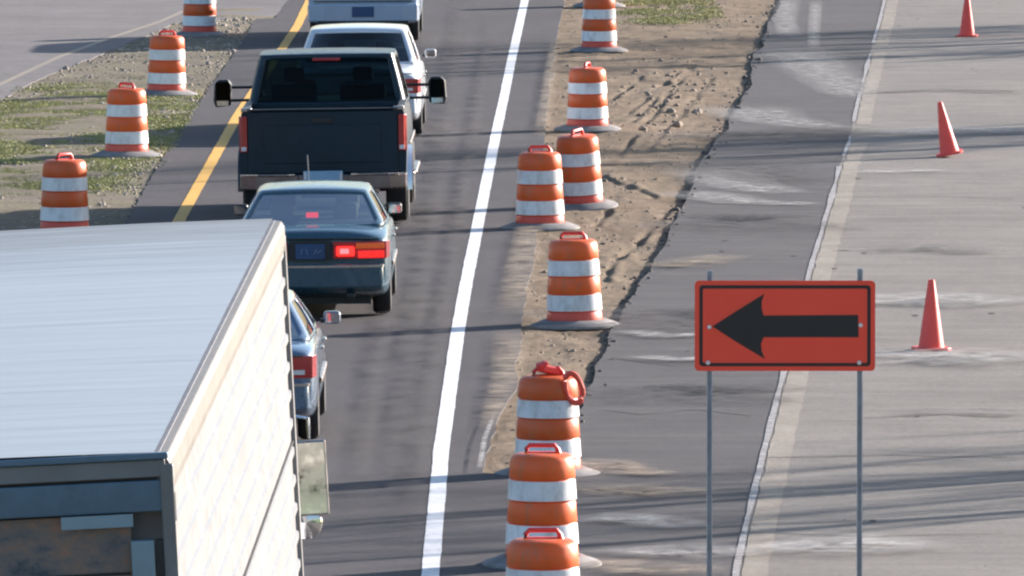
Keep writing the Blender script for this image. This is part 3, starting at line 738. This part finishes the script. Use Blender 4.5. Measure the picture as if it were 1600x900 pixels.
def sedan(label, cat_name, paint, W=1.66, L=4.6, roof=1.37, belt=.93, trunk=.98, lit=False, seatmat='seat', yrb=.72, yrt=1.35, wt=.56, glassm='glass', axle=1.0, wb_=2.6, plate_mat='plate_blue', mir=.07, lamp='wide', grp='vehicles queued in the lane', deck=None):
    t = thing(cat_name, label, 'car', group=grp); h = W / 2; k = L / 4.6
    st = [(.03, .86*h, .36, .78, .84), (.05, .93*h, .31, .84, trunk - .07), (.12, .975*h, .27, .87, trunk - .02), (.4, 1.0*h, .22, .90, trunk),
          (.8*k, h, .19, belt, trunk), (1.4*k, h, .18, belt + .01, belt + .03), (2.4*k, h, .18, belt, belt + .02), (3.2*k, h, .18, belt - .03, belt), (3.5*k, .985*h, .2, .86, belt - .02),
          (4.1*k, .95*h, .24, .76, .83), (4.45*k, .88*h, .28, .66, .72), (4.56*k, .80*h, .33, .56, .62), (4.6*k, .72*h, .36, .5, .55)]
    loft_body(st, 'body', paint, t, arches=(axle, axle + wb_), aw=.35, az=.31)
    greenhouse(t, yrb, yrt, yrt + 1.35, 3.25*k, .90*h, wt*W/1.66, trunk - .02, roof - .05, paint, M[glassm], zb_front=belt)
    # floor of the cabin seen through the glass
    MB().box((0, 2.0*k, belt + .035), (1.7*h, 2.2*k, .02)).build('parcel_shelf', M['interior'], t)
    seat_row(t, yrb + .95, belt - .06, (-.34, .34), seatmat, .5, .24); seat_row(t, yrb + 1.75, belt - .04, (-.34, .34), seatmat, .46, .28)
    # rear bumper, trim, boot shut line, lamps, plate
    b = MB(); pr = [(-h*.98, .32), (-h*.9, .0), (-h*.6, -.05), (0, -.07), (h*.6, -.05), (h*.9, .0), (h*.98, .32), (h*.9, .32), (-h*.9, .32)]
    b.prism(pr, .34, .60); b.build('rear_bumper', paint, t, bevel=.03, smooth=True)
    b = MB(); pr2 = [(x * 1.006, y - .008) for x, y in pr[:7]] + [(h*.97, .32), (h*.88, .02), (h*.6, -.03), (0, -.05), (-h*.6, -.03), (-h*.88, .02), (-h*.97, .32)]
    b.prism(pr2, .565, .59).build('bumper_strip', M['dull_chrome'], t)
    MB().box((0, .02, trunk - .115), (W * .86, .05, .012)).build('boot_seam', M['black_trim'], t)
    if deck: MB().box((0, .16, trunk + .075), (W*.78, .13, .025)).build('spoiler', paint, t, bevel=.01)
    z0, z1 = .655, .835
    for s_ in (-1, 1):
        if lamp == 'wide':
            o = MB().prism([(s_*.24, .02), (s_*.24, -.012), (s_*.60, .005), (s_*h*.955, .05), (s_*h*.99, .26), (s_*h*.96, .26)], z0, z1).build('tail_light', M['tail_red'], t, bevel=.006)
            if lit:
                MB().box((s_*.37, -.012, .735), (.19, .03, .10), (0, 0, s_*.04)).build('brake_lamp', M['tail_lit'], o, bevel=.03)
                MB().box((s_*.36, -.02, .735), (.10, .03, .06), (0, 0, s_*.04)).build('lamp_core', M['tail_hot'], o, bevel=.015)
                MB().box((s_*.64, .006, .70), (.28, .03, .08), (0, 0, s_*.17)).build('brake_lamp', M['tail_dim'], o, bevel=.01)
                MB().box((s_*.63, .004, .79), (.30, .03, .06), (0, 0, s_*.17)).build('indicator', M['amber'], o, bevel=.01)
        else:
            o = MB().prism([(s_*h*.62, .03), (s_*h*.62, .012), (s_*h*.95, .045), (s_*h*.99, .24), (s_*h*.95, .24)], z0 - .02, z1).build('tail_light', M['tail_red'], t, bevel=.006)
            MB().box((s_*h*.78, .022, .69), (.16, .03, .04), (0, 0, s_*.1)).build('reversing_lamp', M['clear_lens'], o)
        # door mirrors
        mz = belt + .06; my = 3.05*k
        mb = MB(); mb.box((s_*(h + mir), my, mz), (.16, .10, .12)); mm = mb.build('wing_mirror', M['black_trim'] if lit else paint, t, bevel=.03)
        MB().box((s_*(h - .0), my + .02, mz - .03), (.08, .05, .04)).build('mirror_arm', M['black_trim'], mm)
        MB().box((s_*(h + mir + .005), my - .052, mz), (.13, .006, .09)).build('mirror_glass', M['mirror_glass'], mm)
        wheel(t, s_*(h - .11), axle, .31, .19); wheel(t, s_*(h - .11), axle + wb_, .31, .19)
        MB().box((s_*(h + .003), 2.2*k, .52), (.02, 1.9*k, .05)).build('side_moulding', M['dull_chrome'] if paint is not M['white_paint'] else M['grey_trim'], t, bevel=.006)
        for dy in (1.35*k, 2.35*k): MB().box((s_*(h + .012), dy + .2, .80), (.03, .16, .03)).build('door_handle', M['chrome'], t, bevel=.008)
    MB().box((.42, .06, .27), (.09, .2, .06)).build('exhaust', M['black_trim'], t, bevel=.015)
    MB().box((0, 2.0*k, .2), (1.5*h, 3.2*k, .1)).build('underbody', M['black_trim'], t)
    MB().box((0, -.02 if lamp == 'wide' else -.0, .745), (.44, .03, .20)).build('plate_recess', M['black_trim'] if lamp == 'wide' else paint, t)
    pl_ = plate(t, 0, -.04, .735, mat=plate_mat)
    for x, a in ((-.09, .2), (-.035, -.3), (.055, .55), (.10, .9)): MB().box((x, -.049, .735), (.014, .008, .06), (0, a, 0)).build('raised_character', M['plate_mark'], pl_)
    return t
def place(t, px, py, axle, tilt=0, heading=None, dx=0):
    """rear axle's ground point at this pixel"""
    g = G(px, py); yaw = -slope_at([(wx(y), y) for y in ys(20, 260, 2)], g.y) if heading is None else heading
    t.rotation_euler = Euler((0, tilt, yaw), 'XYZ')
    d = Matrix.Rotation(yaw, 3, 'Z') @ Vector((0, axle, 0))
    t.location = (g.x - d.x, g.y - d.y, 0); return yaw

# the dark teal sedan, brake lights on
s1 = sedan('dark teal sedan with lit brake lights, stopped behind the black pickup', 'sedan', M['teal'], lit=True, seatmat='seat_light', W=1.68, roof=1.34, mir=-.01)
MB().box((0, .92, 1.06), (.13, .05, .055)).build('high_brake_light', M['tail_lit'], s1, bevel=.01)
MB().tube([(-.05, 1.6, 1.38), (-.06, 1.55, 1.66)], .006, 6).build('antenna', M['bolt'], s1)
place(s1, 490, 491, 1.0, R(-.6))

# the blue grey car just ahead of the truck
s2 = sedan('blue grey sedan mostly hidden ahead of the white truck', 'sedan', M['silver_paint'], lamp='corner', W=1.76, L=4.6, roof=1.30, belt=.90, trunk=.95, yrb=.68, yrt=1.3)
g = G(483, 715); place(s2, 350, 688, 1.0, R(-.6))
# white car ahead of the pickup
s3 = sedan('white sedan ahead of the black pickup, seen past its right side', 'sedan', M['white_paint'], lamp='corner', W=1.80, L=4.9, roof=1.50, trunk=1.02, belt=.97, yrb=.95, yrt=1.5, wt=.60, plate_mat='plate_blue', glassm='glass_dark')
place(s3, 560, 212, 1.0, R(-.5))

# ------------------------------------------------------------------ black pickup
def pickup():
    t = thing('pickup_truck', 'black pickup truck with wide tow mirrors behind the teal sedan\'s roof', 'pickup', group='vehicles queued in the lane')
    t["label"] = 'black pickup truck with wide tow mirrors, ahead of the teal sedan'
    P = M['black_paint']; h = 1.0
    # cab
    st = [(2.02, .95*h, .62, 1.30, 1.34), (2.05, .985*h, .58, 1.36, 1.40), (2.6, h, .55, 1.38, 1.42), (3.6, h, .55, 1.38, 1.42), (3.95, h, .55, 1.34, 1.40), (4.3, .99*h, .56, 1.26, 1.34),
          (5.3, .97*h, .58, 1.18, 1.25), (5.6, .93*h, .6, 1.1, 1.17), (5.66, .85*h, .62, 1.0, 1.08)]
    loft_body(st, 'body', P, t, arches=(4.75,), aw=.48, az=.42)
    greenhouse(t, 2.10, 2.24, 3.55, 4.15, .95, .80, 1.38, 1.985, P, M['glass_dark'], roof_crown=.02, side_split=(.5,))
    MB().box((0, 3.1, 1.40), (1.7, 1.8, .02)).build('parcel_shelf', M['interior'], t)
    seat_row(t, 2.9, 1.42, (-.42, .42), 'seat', .56, .45)
    # bed: two sides with flared arches, floor, front wall
    for s_ in (-1, 1):
        prof = [(s_*.90, .60), (s_*.99, .62), (s_*1.0, .95), (s_*.995, 1.25), (s_*.97, 1.40), (s_*.91, 1.425), (s_*.89, 1.40)]
        sb = MB().prism_y(prof, .10, 2.0).build('bed_side', P, t, smooth=True)
        cu = MB().tube([(s_*.7, 1.22, .42), (s_*1.3, 1.22, .42)], .47, 30).build('cut', P)
        m = sb.modifiers.new('b', 'BOOLEAN'); m.object = cu; m.operation = 'DIFFERENCE'; m.solver = 'EXACT'; sb.parent = None; bake(sb); sb.parent = t; bpy.data.objects.remove(cu, do_unlink=True)
        fl = MB()
        for k in range(17):
            a = math.pi * k / 16
            for rr_, xx in ((.47, 1.0), (.53, .99), (.50, 1.05), (.46, 1.04)): fl.v.append(Vector((s_*xx, 1.22 + rr_*math.cos(a), .42 + rr_*math.sin(a))))
        for k in range(16):
            for j in range(4): fl.f.append((4*k+j, 4*k+(j+1)%4, 4*k+4+(j+1)%4, 4*k+4+j))
        fl.build('wheel_flare', M['chrome'] if s_ > 0 else P, t, smooth=True)
        MB().box((s_*.93, 1.05, 1.43), (.09, 1.86, .02)).build('bed_rail', M['black_trim'], t, bevel=.006)
        MB().box((s_*.91, .12, 1.435), (.13, .12, .05)).build('rail_cap', M['dull_chrome'], t, bevel=.012)
        lt = MB().prism([(s_*.905, .10), (s_*.905, .055), (s_*.97, .065), (s_*1.005, .12), (s_*1.005, .22), (s_*.97, .22)], .93, 1.36).build('tail_light', M['tail_red'], t, bevel=.008)
        MB().box((s_*.945, .055, .97), (.06, .02, .05), (0, 0, s_*.1)).build('reversing_lamp', M['clear_lens'], lt, bevel=.005)
        MB().box((s_*1.01, 3.0, .55), (.14, 2.0, .05)).build('running_board', M['dull_chrome'], t, bevel=.015)
        MB().box((s_*1.01, 2.9, .92), (.02, 2.6, .05)).build('side_moulding', M['dull_chrome'], t, bevel=.006)
        for yy_ in (1.22, 4.75): wheel(t, s_*.86, yy_, .40, .27)
        # extending tow mirror on two arms
        hx = 1.31 if s_ > 0 else 1.33
        mm = MB().prism_y([(s_*(hx-.10), 1.30), (s_*(hx+.09), 1.28), (s_*(hx+.115), 1.36), (s_*(hx+.10), 1.57), (s_*(hx+.05), 1.62), (s_*(hx-.07), 1.62), (s_*(hx-.11), 1.56)], 3.72, 3.90).build('tow_mirror', M['black_trim'], t, bevel=.02)
        MB().box((s_*hx, 3.714, 1.48), (.165, .008, .22)).build('mirror_glass', M['glass_dark'], mm)
        MB().box((s_*hx, 3.714, 1.33), (.14, .008, .06)).build('spotter_mirror', M['mirror_glass'], mm)
        for zz in (1.36, 1.52): MB().tube([(s_*.93, 3.82, zz), (s_*(hx-.08), 3.82, zz)], .018, 8).build('mirror_arm', M['black_trim'], mm)
    MB().box((0, 1.05, .78), (1.78, 1.85, .05)).build('bed_floor', M['black_trim'], t)
    MB().box((0, 1.97, 1.08), (1.80, .05, .62)).build('bed_front_wall', P, t)
    # tailgate with pressed panel
    tg = MB().box((0, .10, 1.04), (1.80, .07, .76)).build('tailgate', P, t, bevel=.02)
    MB().box((0, .061, 1.02), (1.40, .016, .46)).build('pressed_panel', P, tg, bevel=.007)
    MB().box((0, .060, 1.30), (.26, .03, .07)).build('handle', M['black_trim'], tg, bevel=.01)
    MB().box((0, .085, 1.432), (1.80, .1, .02)).build('cap', M['black_trim'], tg, bevel=.008)
    # bumper
    b = MB(); b.prism([(-1.0, .22), (-.99, .04), (-.80, -.10), (-.3, -.13), (-.3, -.06), (.3, -.06), (.3, -.13), (.80, -.10), (.99, .04), (1.0, .22), (.9, .22), (.75, .03), (-.75, .03), (-.9, .22)], .48, .66)
    bo = b.build('rear_bumper', M['bumper_chrome'], t, bevel=.018)
    MB().box((-.56, -.095, .667), (.44, .1, .012)).build('step_pad', M['grey_trim'], bo); MB().box((.56, -.095, .667), (.44, .1, .012)).build('step_pad', M['grey_trim'], bo)
    MB().box((0, -.10, .43), (.10, .16, .08)).build('tow_hitch', M['black_trim'], t, bevel=.01)
    pl_ = plate(t, 0, -.085, .625, .47, .16, 'plate_pale')
    for s_ in (-1, 1): MB().box((s_*.215, -.094, .625), (.03, .01, .13)).build('bracket', M['clear_lens'], pl_, bevel=.003)
    for s_ in (-1, 1): MB().box((s_*.66, -.085, .664), (.66, .06, .02), (0, 0, s_*.12)).build('bumper_edge', M['chrome'], bo, bevel=.004)
    MB().box((0, 2.9, .48), (1.3, 5.0, .16)).build('chassis', M['black_trim'], t)
    MB().tube([(-.3, 1.22, .40), (.3, 1.22, .40)], .1, 14).build('axle', M['black_trim'], t, smooth=True)
    MB().tube([(.6, .3, .45), (.62, .05, .43)], .04, 10).build('exhaust', M['dull_chrome'], t, smooth=True)
    MB().tube([(-.92, 1.22, .42), (.92, 1.22, .42)], .05, 12).build('rear_axle', M['black_trim'], t, smooth=True)
    MB().box((0, 2.14, 1.93), (.34, .05, .04), (0, 0, 0)).build('roof_brake_light', M['tail_red'], t, bevel=.008)
    return t
pk = pickup()
place(pk, 511, 348, 1.22, R(-.9))

# ------------------------------------------------------------------ white van at the top edge
def van():
    t = thing('van', 'silvery white van at the top edge with a dark blue plate in its bumper', 'van', group='vehicles queued in the lane')
    P = M['silver_white']; h = .93; L = 5.0
    st = [(.04, .90*h, .40, 1.0, 1.04), (.06, .95*h, .36, 1.06, 1.08), (.14, .985*h, .32, 1.08, 1.10), (.6, h, .28, 1.09, 1.11), (2, h, .25, 1.09, 1.11), (3.6, h, .25, 1.05, 1.08), (4.1, .98*h, .27, .98, 1.02), (4.75, .92*h, .3, .85, .9), (4.95, .82*h, .35, .7, .76), (L, .72*h, .4, .6, .66)]
    loft_body(st, 'body', P, t, arches=(.95, 3.95), aw=.38, az=.34)
    greenhouse(t, .12, .34, 3.1, 3.95, .90, .74, 1.08, 1.72, P, M['glass_dark'], side_split=(.34, .66))
    MB().box((0, 2.1, 1.115), (1.6, 3.4, .02)).build('parcel_shelf', M['interior'], t)
    seat_row(t, 1.2, 1.2, (-.4, .4), 'seat', .5, .4); seat_row(t, 2.5, 1.2, (-.4, .4), 'seat', .5, .4)
    b = MB().prism([(-h, .3), (-h*.97, .0), (-h*.7, -.09), (0, -.11), (h*.7, -.09), (h*.97, .0), (h, .3)], .36, .66).build('rear_bumper', P, t, bevel=.03)
    MB().box((0, -.07, .355), (1.5, .1, .05)).build('bumper_valance', M['black_trim'], b)
    MB().box((0, -.112, .53), (.36, .02, .17)).build('licence_plate', M['plate_blue'], t, bevel=.004)
    MB().box((0, .03, .70), (1.62, .04, .015)).build('tailgate_seam', M['black_trim'], t)
    MB().box((0, .02, .84), (.5, .05, .05)).build('tailgate_handle', M['chrome'], t, bevel=.01)
    for s_ in (-1, 1):
        MB().prism([(s_*.76, .05), (s_*.76, .025), (s_*.90, .045), (s_*.935, .16), (s_*.91, .16)], .74, 1.06).build('tail_light', M['tail_red'], t, bevel=.006)
        for y in (.95, 3.95): wheel(t, s_*.80, y, .34, .2)
        mm = MB().box((s_*1.07, 3.6, 1.16), (.2, .12, .18)).build('wing_mirror', P, t, bevel=.03)
        MB().box((s_*1.07, 3.537, 1.16), (.16, .006, .14)).build('mirror_glass', M['mirror_glass'], mm)
    MB().box((0, 2.4, .27), (1.5, 3.6, .1)).build('underbody', M['black_trim'], t)
    return t
vn = van(); place(vn, 570, 64, .95, R(-.4))

# ------------------------------------------------------------------ white box truck in front
def roof_mat():
    m, n, l, p = new_mat('weathered_white_roof')
    a = noise_node(n, l, 1.2, 8, .7, stretch=(.35, 3.5, 1)); c = ramp(n, l, a, [(.3, (.304, .332, .351)), (.468, (.390, .417, .437))])
    b = noise_node(n, l, 2.0, 9, .75, stretch=(1, 1, 1)); g = ramp(n, l, b, [(.52, (0, 0, 0)), (.75, (.5,) * 3)])
    c = mixc(n, l, g, c, (.40, .41, .41))
    # grime gathered towards the front end
    tc = n.new("ShaderNodeTexCoord"); sp_ = n.new("ShaderNodeSeparateXYZ"); l.new(tc.outputs["Object"], sp_.inputs[0])
    mr = n.new("ShaderNodeMapRange"); mr.inputs[1].default_value = 11.0; mr.inputs[2].default_value = 15.8; l.new(sp_.outputs["Y"], mr.inputs[0])
    st = noise_node(n, l, 1.5, 8, .7, stretch=(.5, 2.5, 1)); mm = n.new("ShaderNodeMath"); mm.operation = 'MULTIPLY'; l.new(mr.outputs[0], mm.inputs[0]); l.new(ramp(n, l, st, [(.3, (.1, .1, .1)), (.55, (1,) * 3)]), mm.inputs[1])
    c = mixc(n, l, mm.outputs[0], c, (.20, .185, .175))
    l.new(c, p.inputs["Base Color"]); p.inputs["Roughness"].default_value = .42; p.inputs["Metallic"].default_value = .1
    bp = n.new("ShaderNodeBump"); bp.inputs["Distance"].default_value = .012; l.new(noise_node(n, l, 1.0, 4, .5, stretch=(.4, 4, 1)), bp.inputs["Height"]); l.new(bp.outputs[0], p.inputs["Normal"])
    return m
def door_mat():
    m, n, l, p = new_mat('worn_polished_door')
    a = noise_node(n, l, 6.5, 7, .72, stretch=(1, 1, 1.5)); c = ramp(n, l, a, [(.33, (.05, .075, .095)), (.45, (.15, .14, .145)), (.55, (.21, .165, .14)), (.62, (.30, .17, .12)), (.72, (.17, .19, .20))])
    l.new(c, p.inputs["Base Color"]); p.inputs["Roughness"].default_value = .45; p.inputs["Metallic"].default_value = .3
    return m
M['truck_roof'] = roof_mat(); M['truck_door'] = door_mat()
M['truck_side'] = simple('white_ribbed_sheet', (.200, .200, .207), .42, var=.03, dirt=(.55, .5, .44), dirt_amt=.25, scale=2)
M['beige_rail'] = simple('dirty_beige_rail', (.15, .135, .12), .5, var=.1, dirt=(.10, .085, .07), dirt_amt=.6, scale=3)
M['roof_edge'] = simple('grey_roof_edge', (.17, .17, .19), .6, var=.2)
M['frame_grey'] = simple('grey_rear_frame', (.19, .195, .20), .5, .2, var=.2, dirt=(.15, .11, .09), dirt_amt=.6, scale=3)
M['frame_blue'] = simple('blue_rear_header', (.10, .165, .225), .4, .1, var=.18, dirt=(.03, .05, .06), dirt_amt=.6, scale=2.5)
M['frame_pale'] = simple('pale_blue_jamb', (.22, .31, .36), .45, .1, var=.15, scale=3)
def box_truck():
    t = thing('semi_truck', 'big white semi truck with ribbed trailer side, filling the lower left corner', 'truck')
    W, L, Z0, Z1 = 1.3, 15.7, 1.1, 4.1
    body = MB().box((0, L/2 + .07, (Z0 + Z1) / 2 - .05), (2*W - .06, L - .2, Z1 - Z0 - .14)).build('cargo_box', M['truck_side'], t)
    for s_ in (-1, 1):   # ribbed side sheet: long horizontal ribs
        rb = MB(); z = Z0 + .05; prof = []
        while z < Z1 - .26:
            prof += [(W - .018, z), (W - .018, z + .08), (W - .003, z + .092), (W - .003, z + .13), (W - .018, z + .142)]; z += .165
        prof.append((W - .018, Z1 - .19))
        n = len(prof); rb.v = [Vector((s_*x, y, zz)) for y in (.06, L - .04) for x, zz in prof]; rb.f = [(i, i + 1, n + i + 1, n + i) for i in range(n - 1)]
        rb.build('side_sheet', M['truck_side'], t)
        MB().box((s_*(W - .012), L/2, 2.80), (.016, L - .12, .012)).build('sheet_seam', M['black_trim'], t)
        MB().prism_y([(s_*(W-.05), Z1-.19), (s_*(W+.002), Z1-.19), (s_*(W+.008), Z1-.14), (s_*(W+.008), Z1-.05), (s_*(W-.01), Z1-.018), (s_*(W-.04), Z1-.012), (s_*(W-.06), Z1-.02)], .03, L).build('top_rail', M['beige_rail'], t, bevel=.006)
        MB().box((s_*(W - .012), L - .03, 2.52), (.044, .10, 2.96)).build('front_post', M['truck_side'], t, bevel=.008)
        MB().box((s_*(W - .01), .025, 2.55), (.06, .05, 3.0)).build('corner_post', M['frame_grey'], t, bevel=.008)
        MB().box((s_*(W + .012), .035, Z1 - .235), (.02, .06, .13)).build('door_hinge', M['black_trim'], t, bevel=.004)
        MB().box((s_*(W - .13), .02, 2.35), (.10, .06, 2.75)).build('door_jamb', M['frame_pale'], t, bevel=.006)
        MB().box((s_*(W - .055), .03, 2.35), (.03, .05, 2.75)).build('door_seal', M['black_trim'], t)
    # roof skin with faint cross bows
    rf = MB(); nx, ny = 10, 240
    for j in range(ny + 1):
        y = .02 + (L - .02) * j / ny
        for i in range(nx + 1):
            x = -W + .06 + (2*W - .12) * i / nx
            bow = .0018 * max(0, math.cos(2 * math.pi * y / .61)) ** 6
            rf.v.append(Vector((x, y, Z1 + .012 * (1 - (x / W) ** 2) + bow + .0015 * noise.noise(Vector((x * 1.2, y * 1.5, 2))))))
    for j in range(ny):
        for i in range(nx): k = j * (nx + 1) + i; rf.f.append((k, k + 1, k + nx + 2, k + nx + 1))
    for s_ in (-1, 1): MB().box((s_*(W - .058), L/2, Z1 - .020), (.03, L - .1, .028)).build('roof_edge', M['roof_edge'], t)
    rf.build('roof_panel', M['truck_roof'], t, smooth=True, angle=0)
    # rear: cap rail, header, roll-up door
    MB().box((0, .012, Z1 - .012), (2*W, .05, .028)).build('rear_cap', M['frame_blue'], t, bevel=.005)
    MB().box((0, .03, Z1 - .066), (2*W - .03, .05, .076)).build('rear_header', M['frame_grey'], t, bevel=.005)
    MB().box((0, .06, Z1 - .110), (2*W - .04, .05, .012)).build('header_gap', M['black_trim'], t)
    MB().box((0, .035, Z1 - .185), (2*W - .04, .05, .135)).build('lower_header', M['frame_blue'], t, bevel=.006)
    MB().box((.98, .004, Z1 - .285), (.31, .012, .055)).build('door_label', M['frame_pale'], t)
    dr = MB().box((0, .10, 2.45), (2*W - .36, .05, 2.77)).build('rear_door', M['truck_door'], t)
    for k in range(5): MB().box((0, .073, 1.5 + k * .52), (2*W - .38, .01, .012)).build('panel_joint', M['black_trim'], dr)
    for x in (-.3, .5): MB().box((x, .0, Z1 - .068), (.03, .01, .03)).build('marker_lamp', M['tail_red'], t)
    MB().box((0, .1, 1.0), (2.5, .1, .16)).build('rear_sill', M['frame_grey'], t, bevel=.01)
    MB().box((0, .12, .55), (2.3, .1, .1)).build('underrun_bar', M['frame_grey'], t, bevel=.01)
    for s_ in (-1, 1):
        MB().box((s_*.45, 9.9, .92), (.1, 19.6, .2)).build('chassis_rail', M['black_trim'], t)
        MB().box((s_*.8, .1, .76), (.07, .07, .42)).build('underrun_post', M['frame_grey'], t)
        o = MB().box((s_*1.05, .045, .98), (.22, .02, .1)).build('tail_light', M['tail_red'], t, bevel=.01)
        for y, w in ((1.8, .5), (3.1, .5), (14.2, .5), (15.4, .5), (18.75, .28)): wheel(t, s_*(1.22 - w / 2), y, .5, w)
    # cab
    DY = 8.0
    st = [(8.75, 1.06, .75, 2.0, 2.05), (8.8, 1.12, .7, 2.05, 2.1), (9.4, 1.15, .65, 2.05, 2.1), (10.3, 1.15, .65, 1.95, 2.0), (10.5, 1.12, .65, 1.7, 1.75), (11.3, 1.05, .65, 1.55, 1.6), (11.5, .95, .7, 1.3, 1.35), (11.56, .8, .75, 1.2, 1.25)]
    st = [(a + DY, *b) for a, *b in st]
    loft_body(st, 'cab', M['white_paint'], t, arches=(18.75,), aw=.56, az=.5)
    greenhouse(t, 16.84, 16.92, 17.9, 18.5, 1.1, 1.0, 2.04, 2.75, M['white_paint'], M['glass_dark'], side_split=(.1,))
    # west coast mirrors
    for s_ in (-1, 1):
        x = s_ * 1.30; y = 18.1
        a = MB(); a.tube([(s_*1.05, y + .25, 2.75), (x, y + .07, 2.72), (x, y + .07, 2.02), (s_*1.05, y + .2, 2.0)], .014, 8); ar = a.build('mirror_arm', M['chrome'], t, smooth=True)
        mm = MB().box((0, 0, 0), (.20, .07, .46)).build('wing_mirror', M['dull_chrome'], t, bevel=.012)
        MB().box((0, -.038, 0), (.172, .006, .43)).build('mirror_glass', M['mirror_glass'], mm); mm.location = (x, y, 2.36); mm.rotation_euler = (R(-3.2), 0, s_ * R(8))
        cv = MB().lathe([(.0001, .03), (.05, .027), (.09, .014), (.10, 0), (.095, -.03), (.05, -.06), (.0001, -.07)], 24).build('convex_mirror', M['chrome'], t, smooth=True)
        cv.location = (x - s_*.04, y - .02, 2.09); cv.rotation_euler = (R(90), 0, 0)
    return t
bt = box_truck()
VPX = math.atan((948 - 800) / (F_PX / CP))
rotm = Euler((0, R(-3.0), -VPX), 'XYZ'); bt.rotation_euler = rotm
cl = rotm.to_matrix() @ Vector((1.3, .0, 4.1)); P_ = G(262, 707, cl.z); bt.location = (P_.x - cl.x, P_.y - cl.y, 0)

# ------------------------------------------------------------------ bare trees and poles off to the right that throw the streaks of shade
M['bark'] = simple('grey_bark', (.16, .125, .095), .9, var=.3, scale=9, bump=.01, bscale=20)
def bare_tree(label, x, y, H, seed, spread=1.0, grp='bare trees on the right verge'):
    rn = random.Random(seed); t = thing('bare_tree', label, 'tree', (x, y, -.3), group=grp)
    tr = MB(); br = MB(); pts = [Vector((0, 0, 0))]; n = 9
    for i in range(1, n + 1): pts.append(Vector((rn.gauss(0, .05) * i * .6, rn.gauss(0, .05) * i * .6, H * i / n)))
    rs = [.17 * (1 - i / n) ** .8 + .02 for i in range(n + 1)]
    tr.tube(pts, rs, 10); tr.build('trunk', M['bark'], t, smooth=True)
    def branch(p, d, L, r, depth):
        q = [p]; k = 5
        for i in range(k):
            d = (d + Vector((rn.gauss(0, .12), rn.gauss(0, .12), rn.gauss(.04, .08)))).normalized(); q.append(q[-1] + d * L / k)
        br.tube(q, [r * (1 - .8 * i / k) for i in range(k + 1)], 5, cap=False)
        if depth:
            for _ in range(4 if depth > 1 else 5):
                i = rn.randint(1, k); a = Vector((rn.gauss(0, 1), rn.gauss(0, 1), rn.gauss(.3, .6))).normalized()
                branch(q[i], (d + a * .8).normalized(), L * rn.uniform(.4, .65), r * .5, depth - 1)
    for i in range(2, n + 1):
        for _ in range(3):
            a = rn.uniform(0, 6.28); up = rn.uniform(.4, 1.3)
            branch(pts[i], Vector((math.cos(a) * spread, math.sin(a) * spread, up)).normalized(), H * rn.uniform(.16, .34) * (1.15 - .6 * i / n), .05 * (1.2 - i / n), 2)
    br.build('branch', M['bark'], t); return t
TREES = [(14.5, 93.5, 8.0, 1, .7), (16.0, 97.5, 8.5, 2, .6), (19.0, 100.5, 9.0, 9, .6), (14.5, 145.5, 8.5, 3, .8), (16.5, 149.5, 9.0, 6, .7), (18.5, 151.0, 9.0, 7, .8), (14.0, 148.2, 7.5, 8, .6), (21, 154.5, 9, 11, .7), (20, 179.5, 9.0, 12, .8), (17.5, 173.0, 8.0, 13, .8), (22.0, 184.5, 9.5, 14, .8), (15.2, 171.8, 8.0, 15, .8), (21.0, 99.8, 9.0, 16, .7), (24.0, 106.0, 10.0, 17, .7), (15.0, 180.0, 7.5, 18, .7), (16.5, 175.5, 8.5, 4, .8), (18.5, 181.0, 9.0, 5, .7)]
names = ['nearest'] + [w + ' nearest' for w in 'second third fourth fifth sixth seventh eighth ninth tenth eleventh twelfth thirteenth fourteenth fifteenth sixteenth'.split()] + ['farthest']
for i, (x, y, H, sd_, sp_) in enumerate(sorted(TREES, key=lambda v: v[1])):
    if i == len(TREES) - 1: names[i] = 'farthest'
    bare_tree('%s bare grey tree on the verge right of the concrete' % names[i], x, y, H, sd_, sp_)

# ------------------------------------------------------------------ the overpass the viewer stands on, and the grassy bank beside it
M['bridge'] = simple('bridge_concrete', (.33, .31, .28), .8, var=.12, scale=1, dirt=(.2, .18, .16), dirt_amt=.6)
ov = thing('overpass', 'concrete road overpass crossing above the lanes behind the viewer', 'bridge', (0, -7, -.3))
MB().box((0, 0, 6.4), (60, 11, .5)).build('deck', M['bridge'], ov)
for y in (-4.4, -1.5, 1.5, 4.4): MB().box((0, y, 5.7), (60, .45, .95)).build('girder', M['bridge'], ov)
for y in (-5.3, 5.3): MB().box((0, y, 7.05), (60, .25, .8)).build('parapet', M['bridge'], ov, bevel=.02)
for x in (-16, 18): MB().box((x, 0, 2.6), (1.0, 9.5, 5.3)).build('pier', M['bridge'], ov, bevel=.04)

M['bank'] = simple('bank_grass', (.20, .30, .12), .9, var=.4, scale=1.5)
bk = MB(); nb = 40
for j in range(nb + 1):
    for i in range(nb + 1):
        x = 13 + 40 * i / nb; y = 34 - 34 * j / nb; u = j / nb
        bk.v.append(Vector((x, y, -.32 + 6.0 * u * u * (3 - 2 * u) * min(1, (x - 13) / 3) + .12 * noise.noise(Vector((x, y, 0))))))
for j in range(nb):
    for i in range(nb): k = j * (nb + 1) + i; bk.f.append((k, k + 1, k + nb + 2, k + nb + 1))
tag(bk.build('embankment', M['bank'], smooth=True, angle=0), kind='structure')
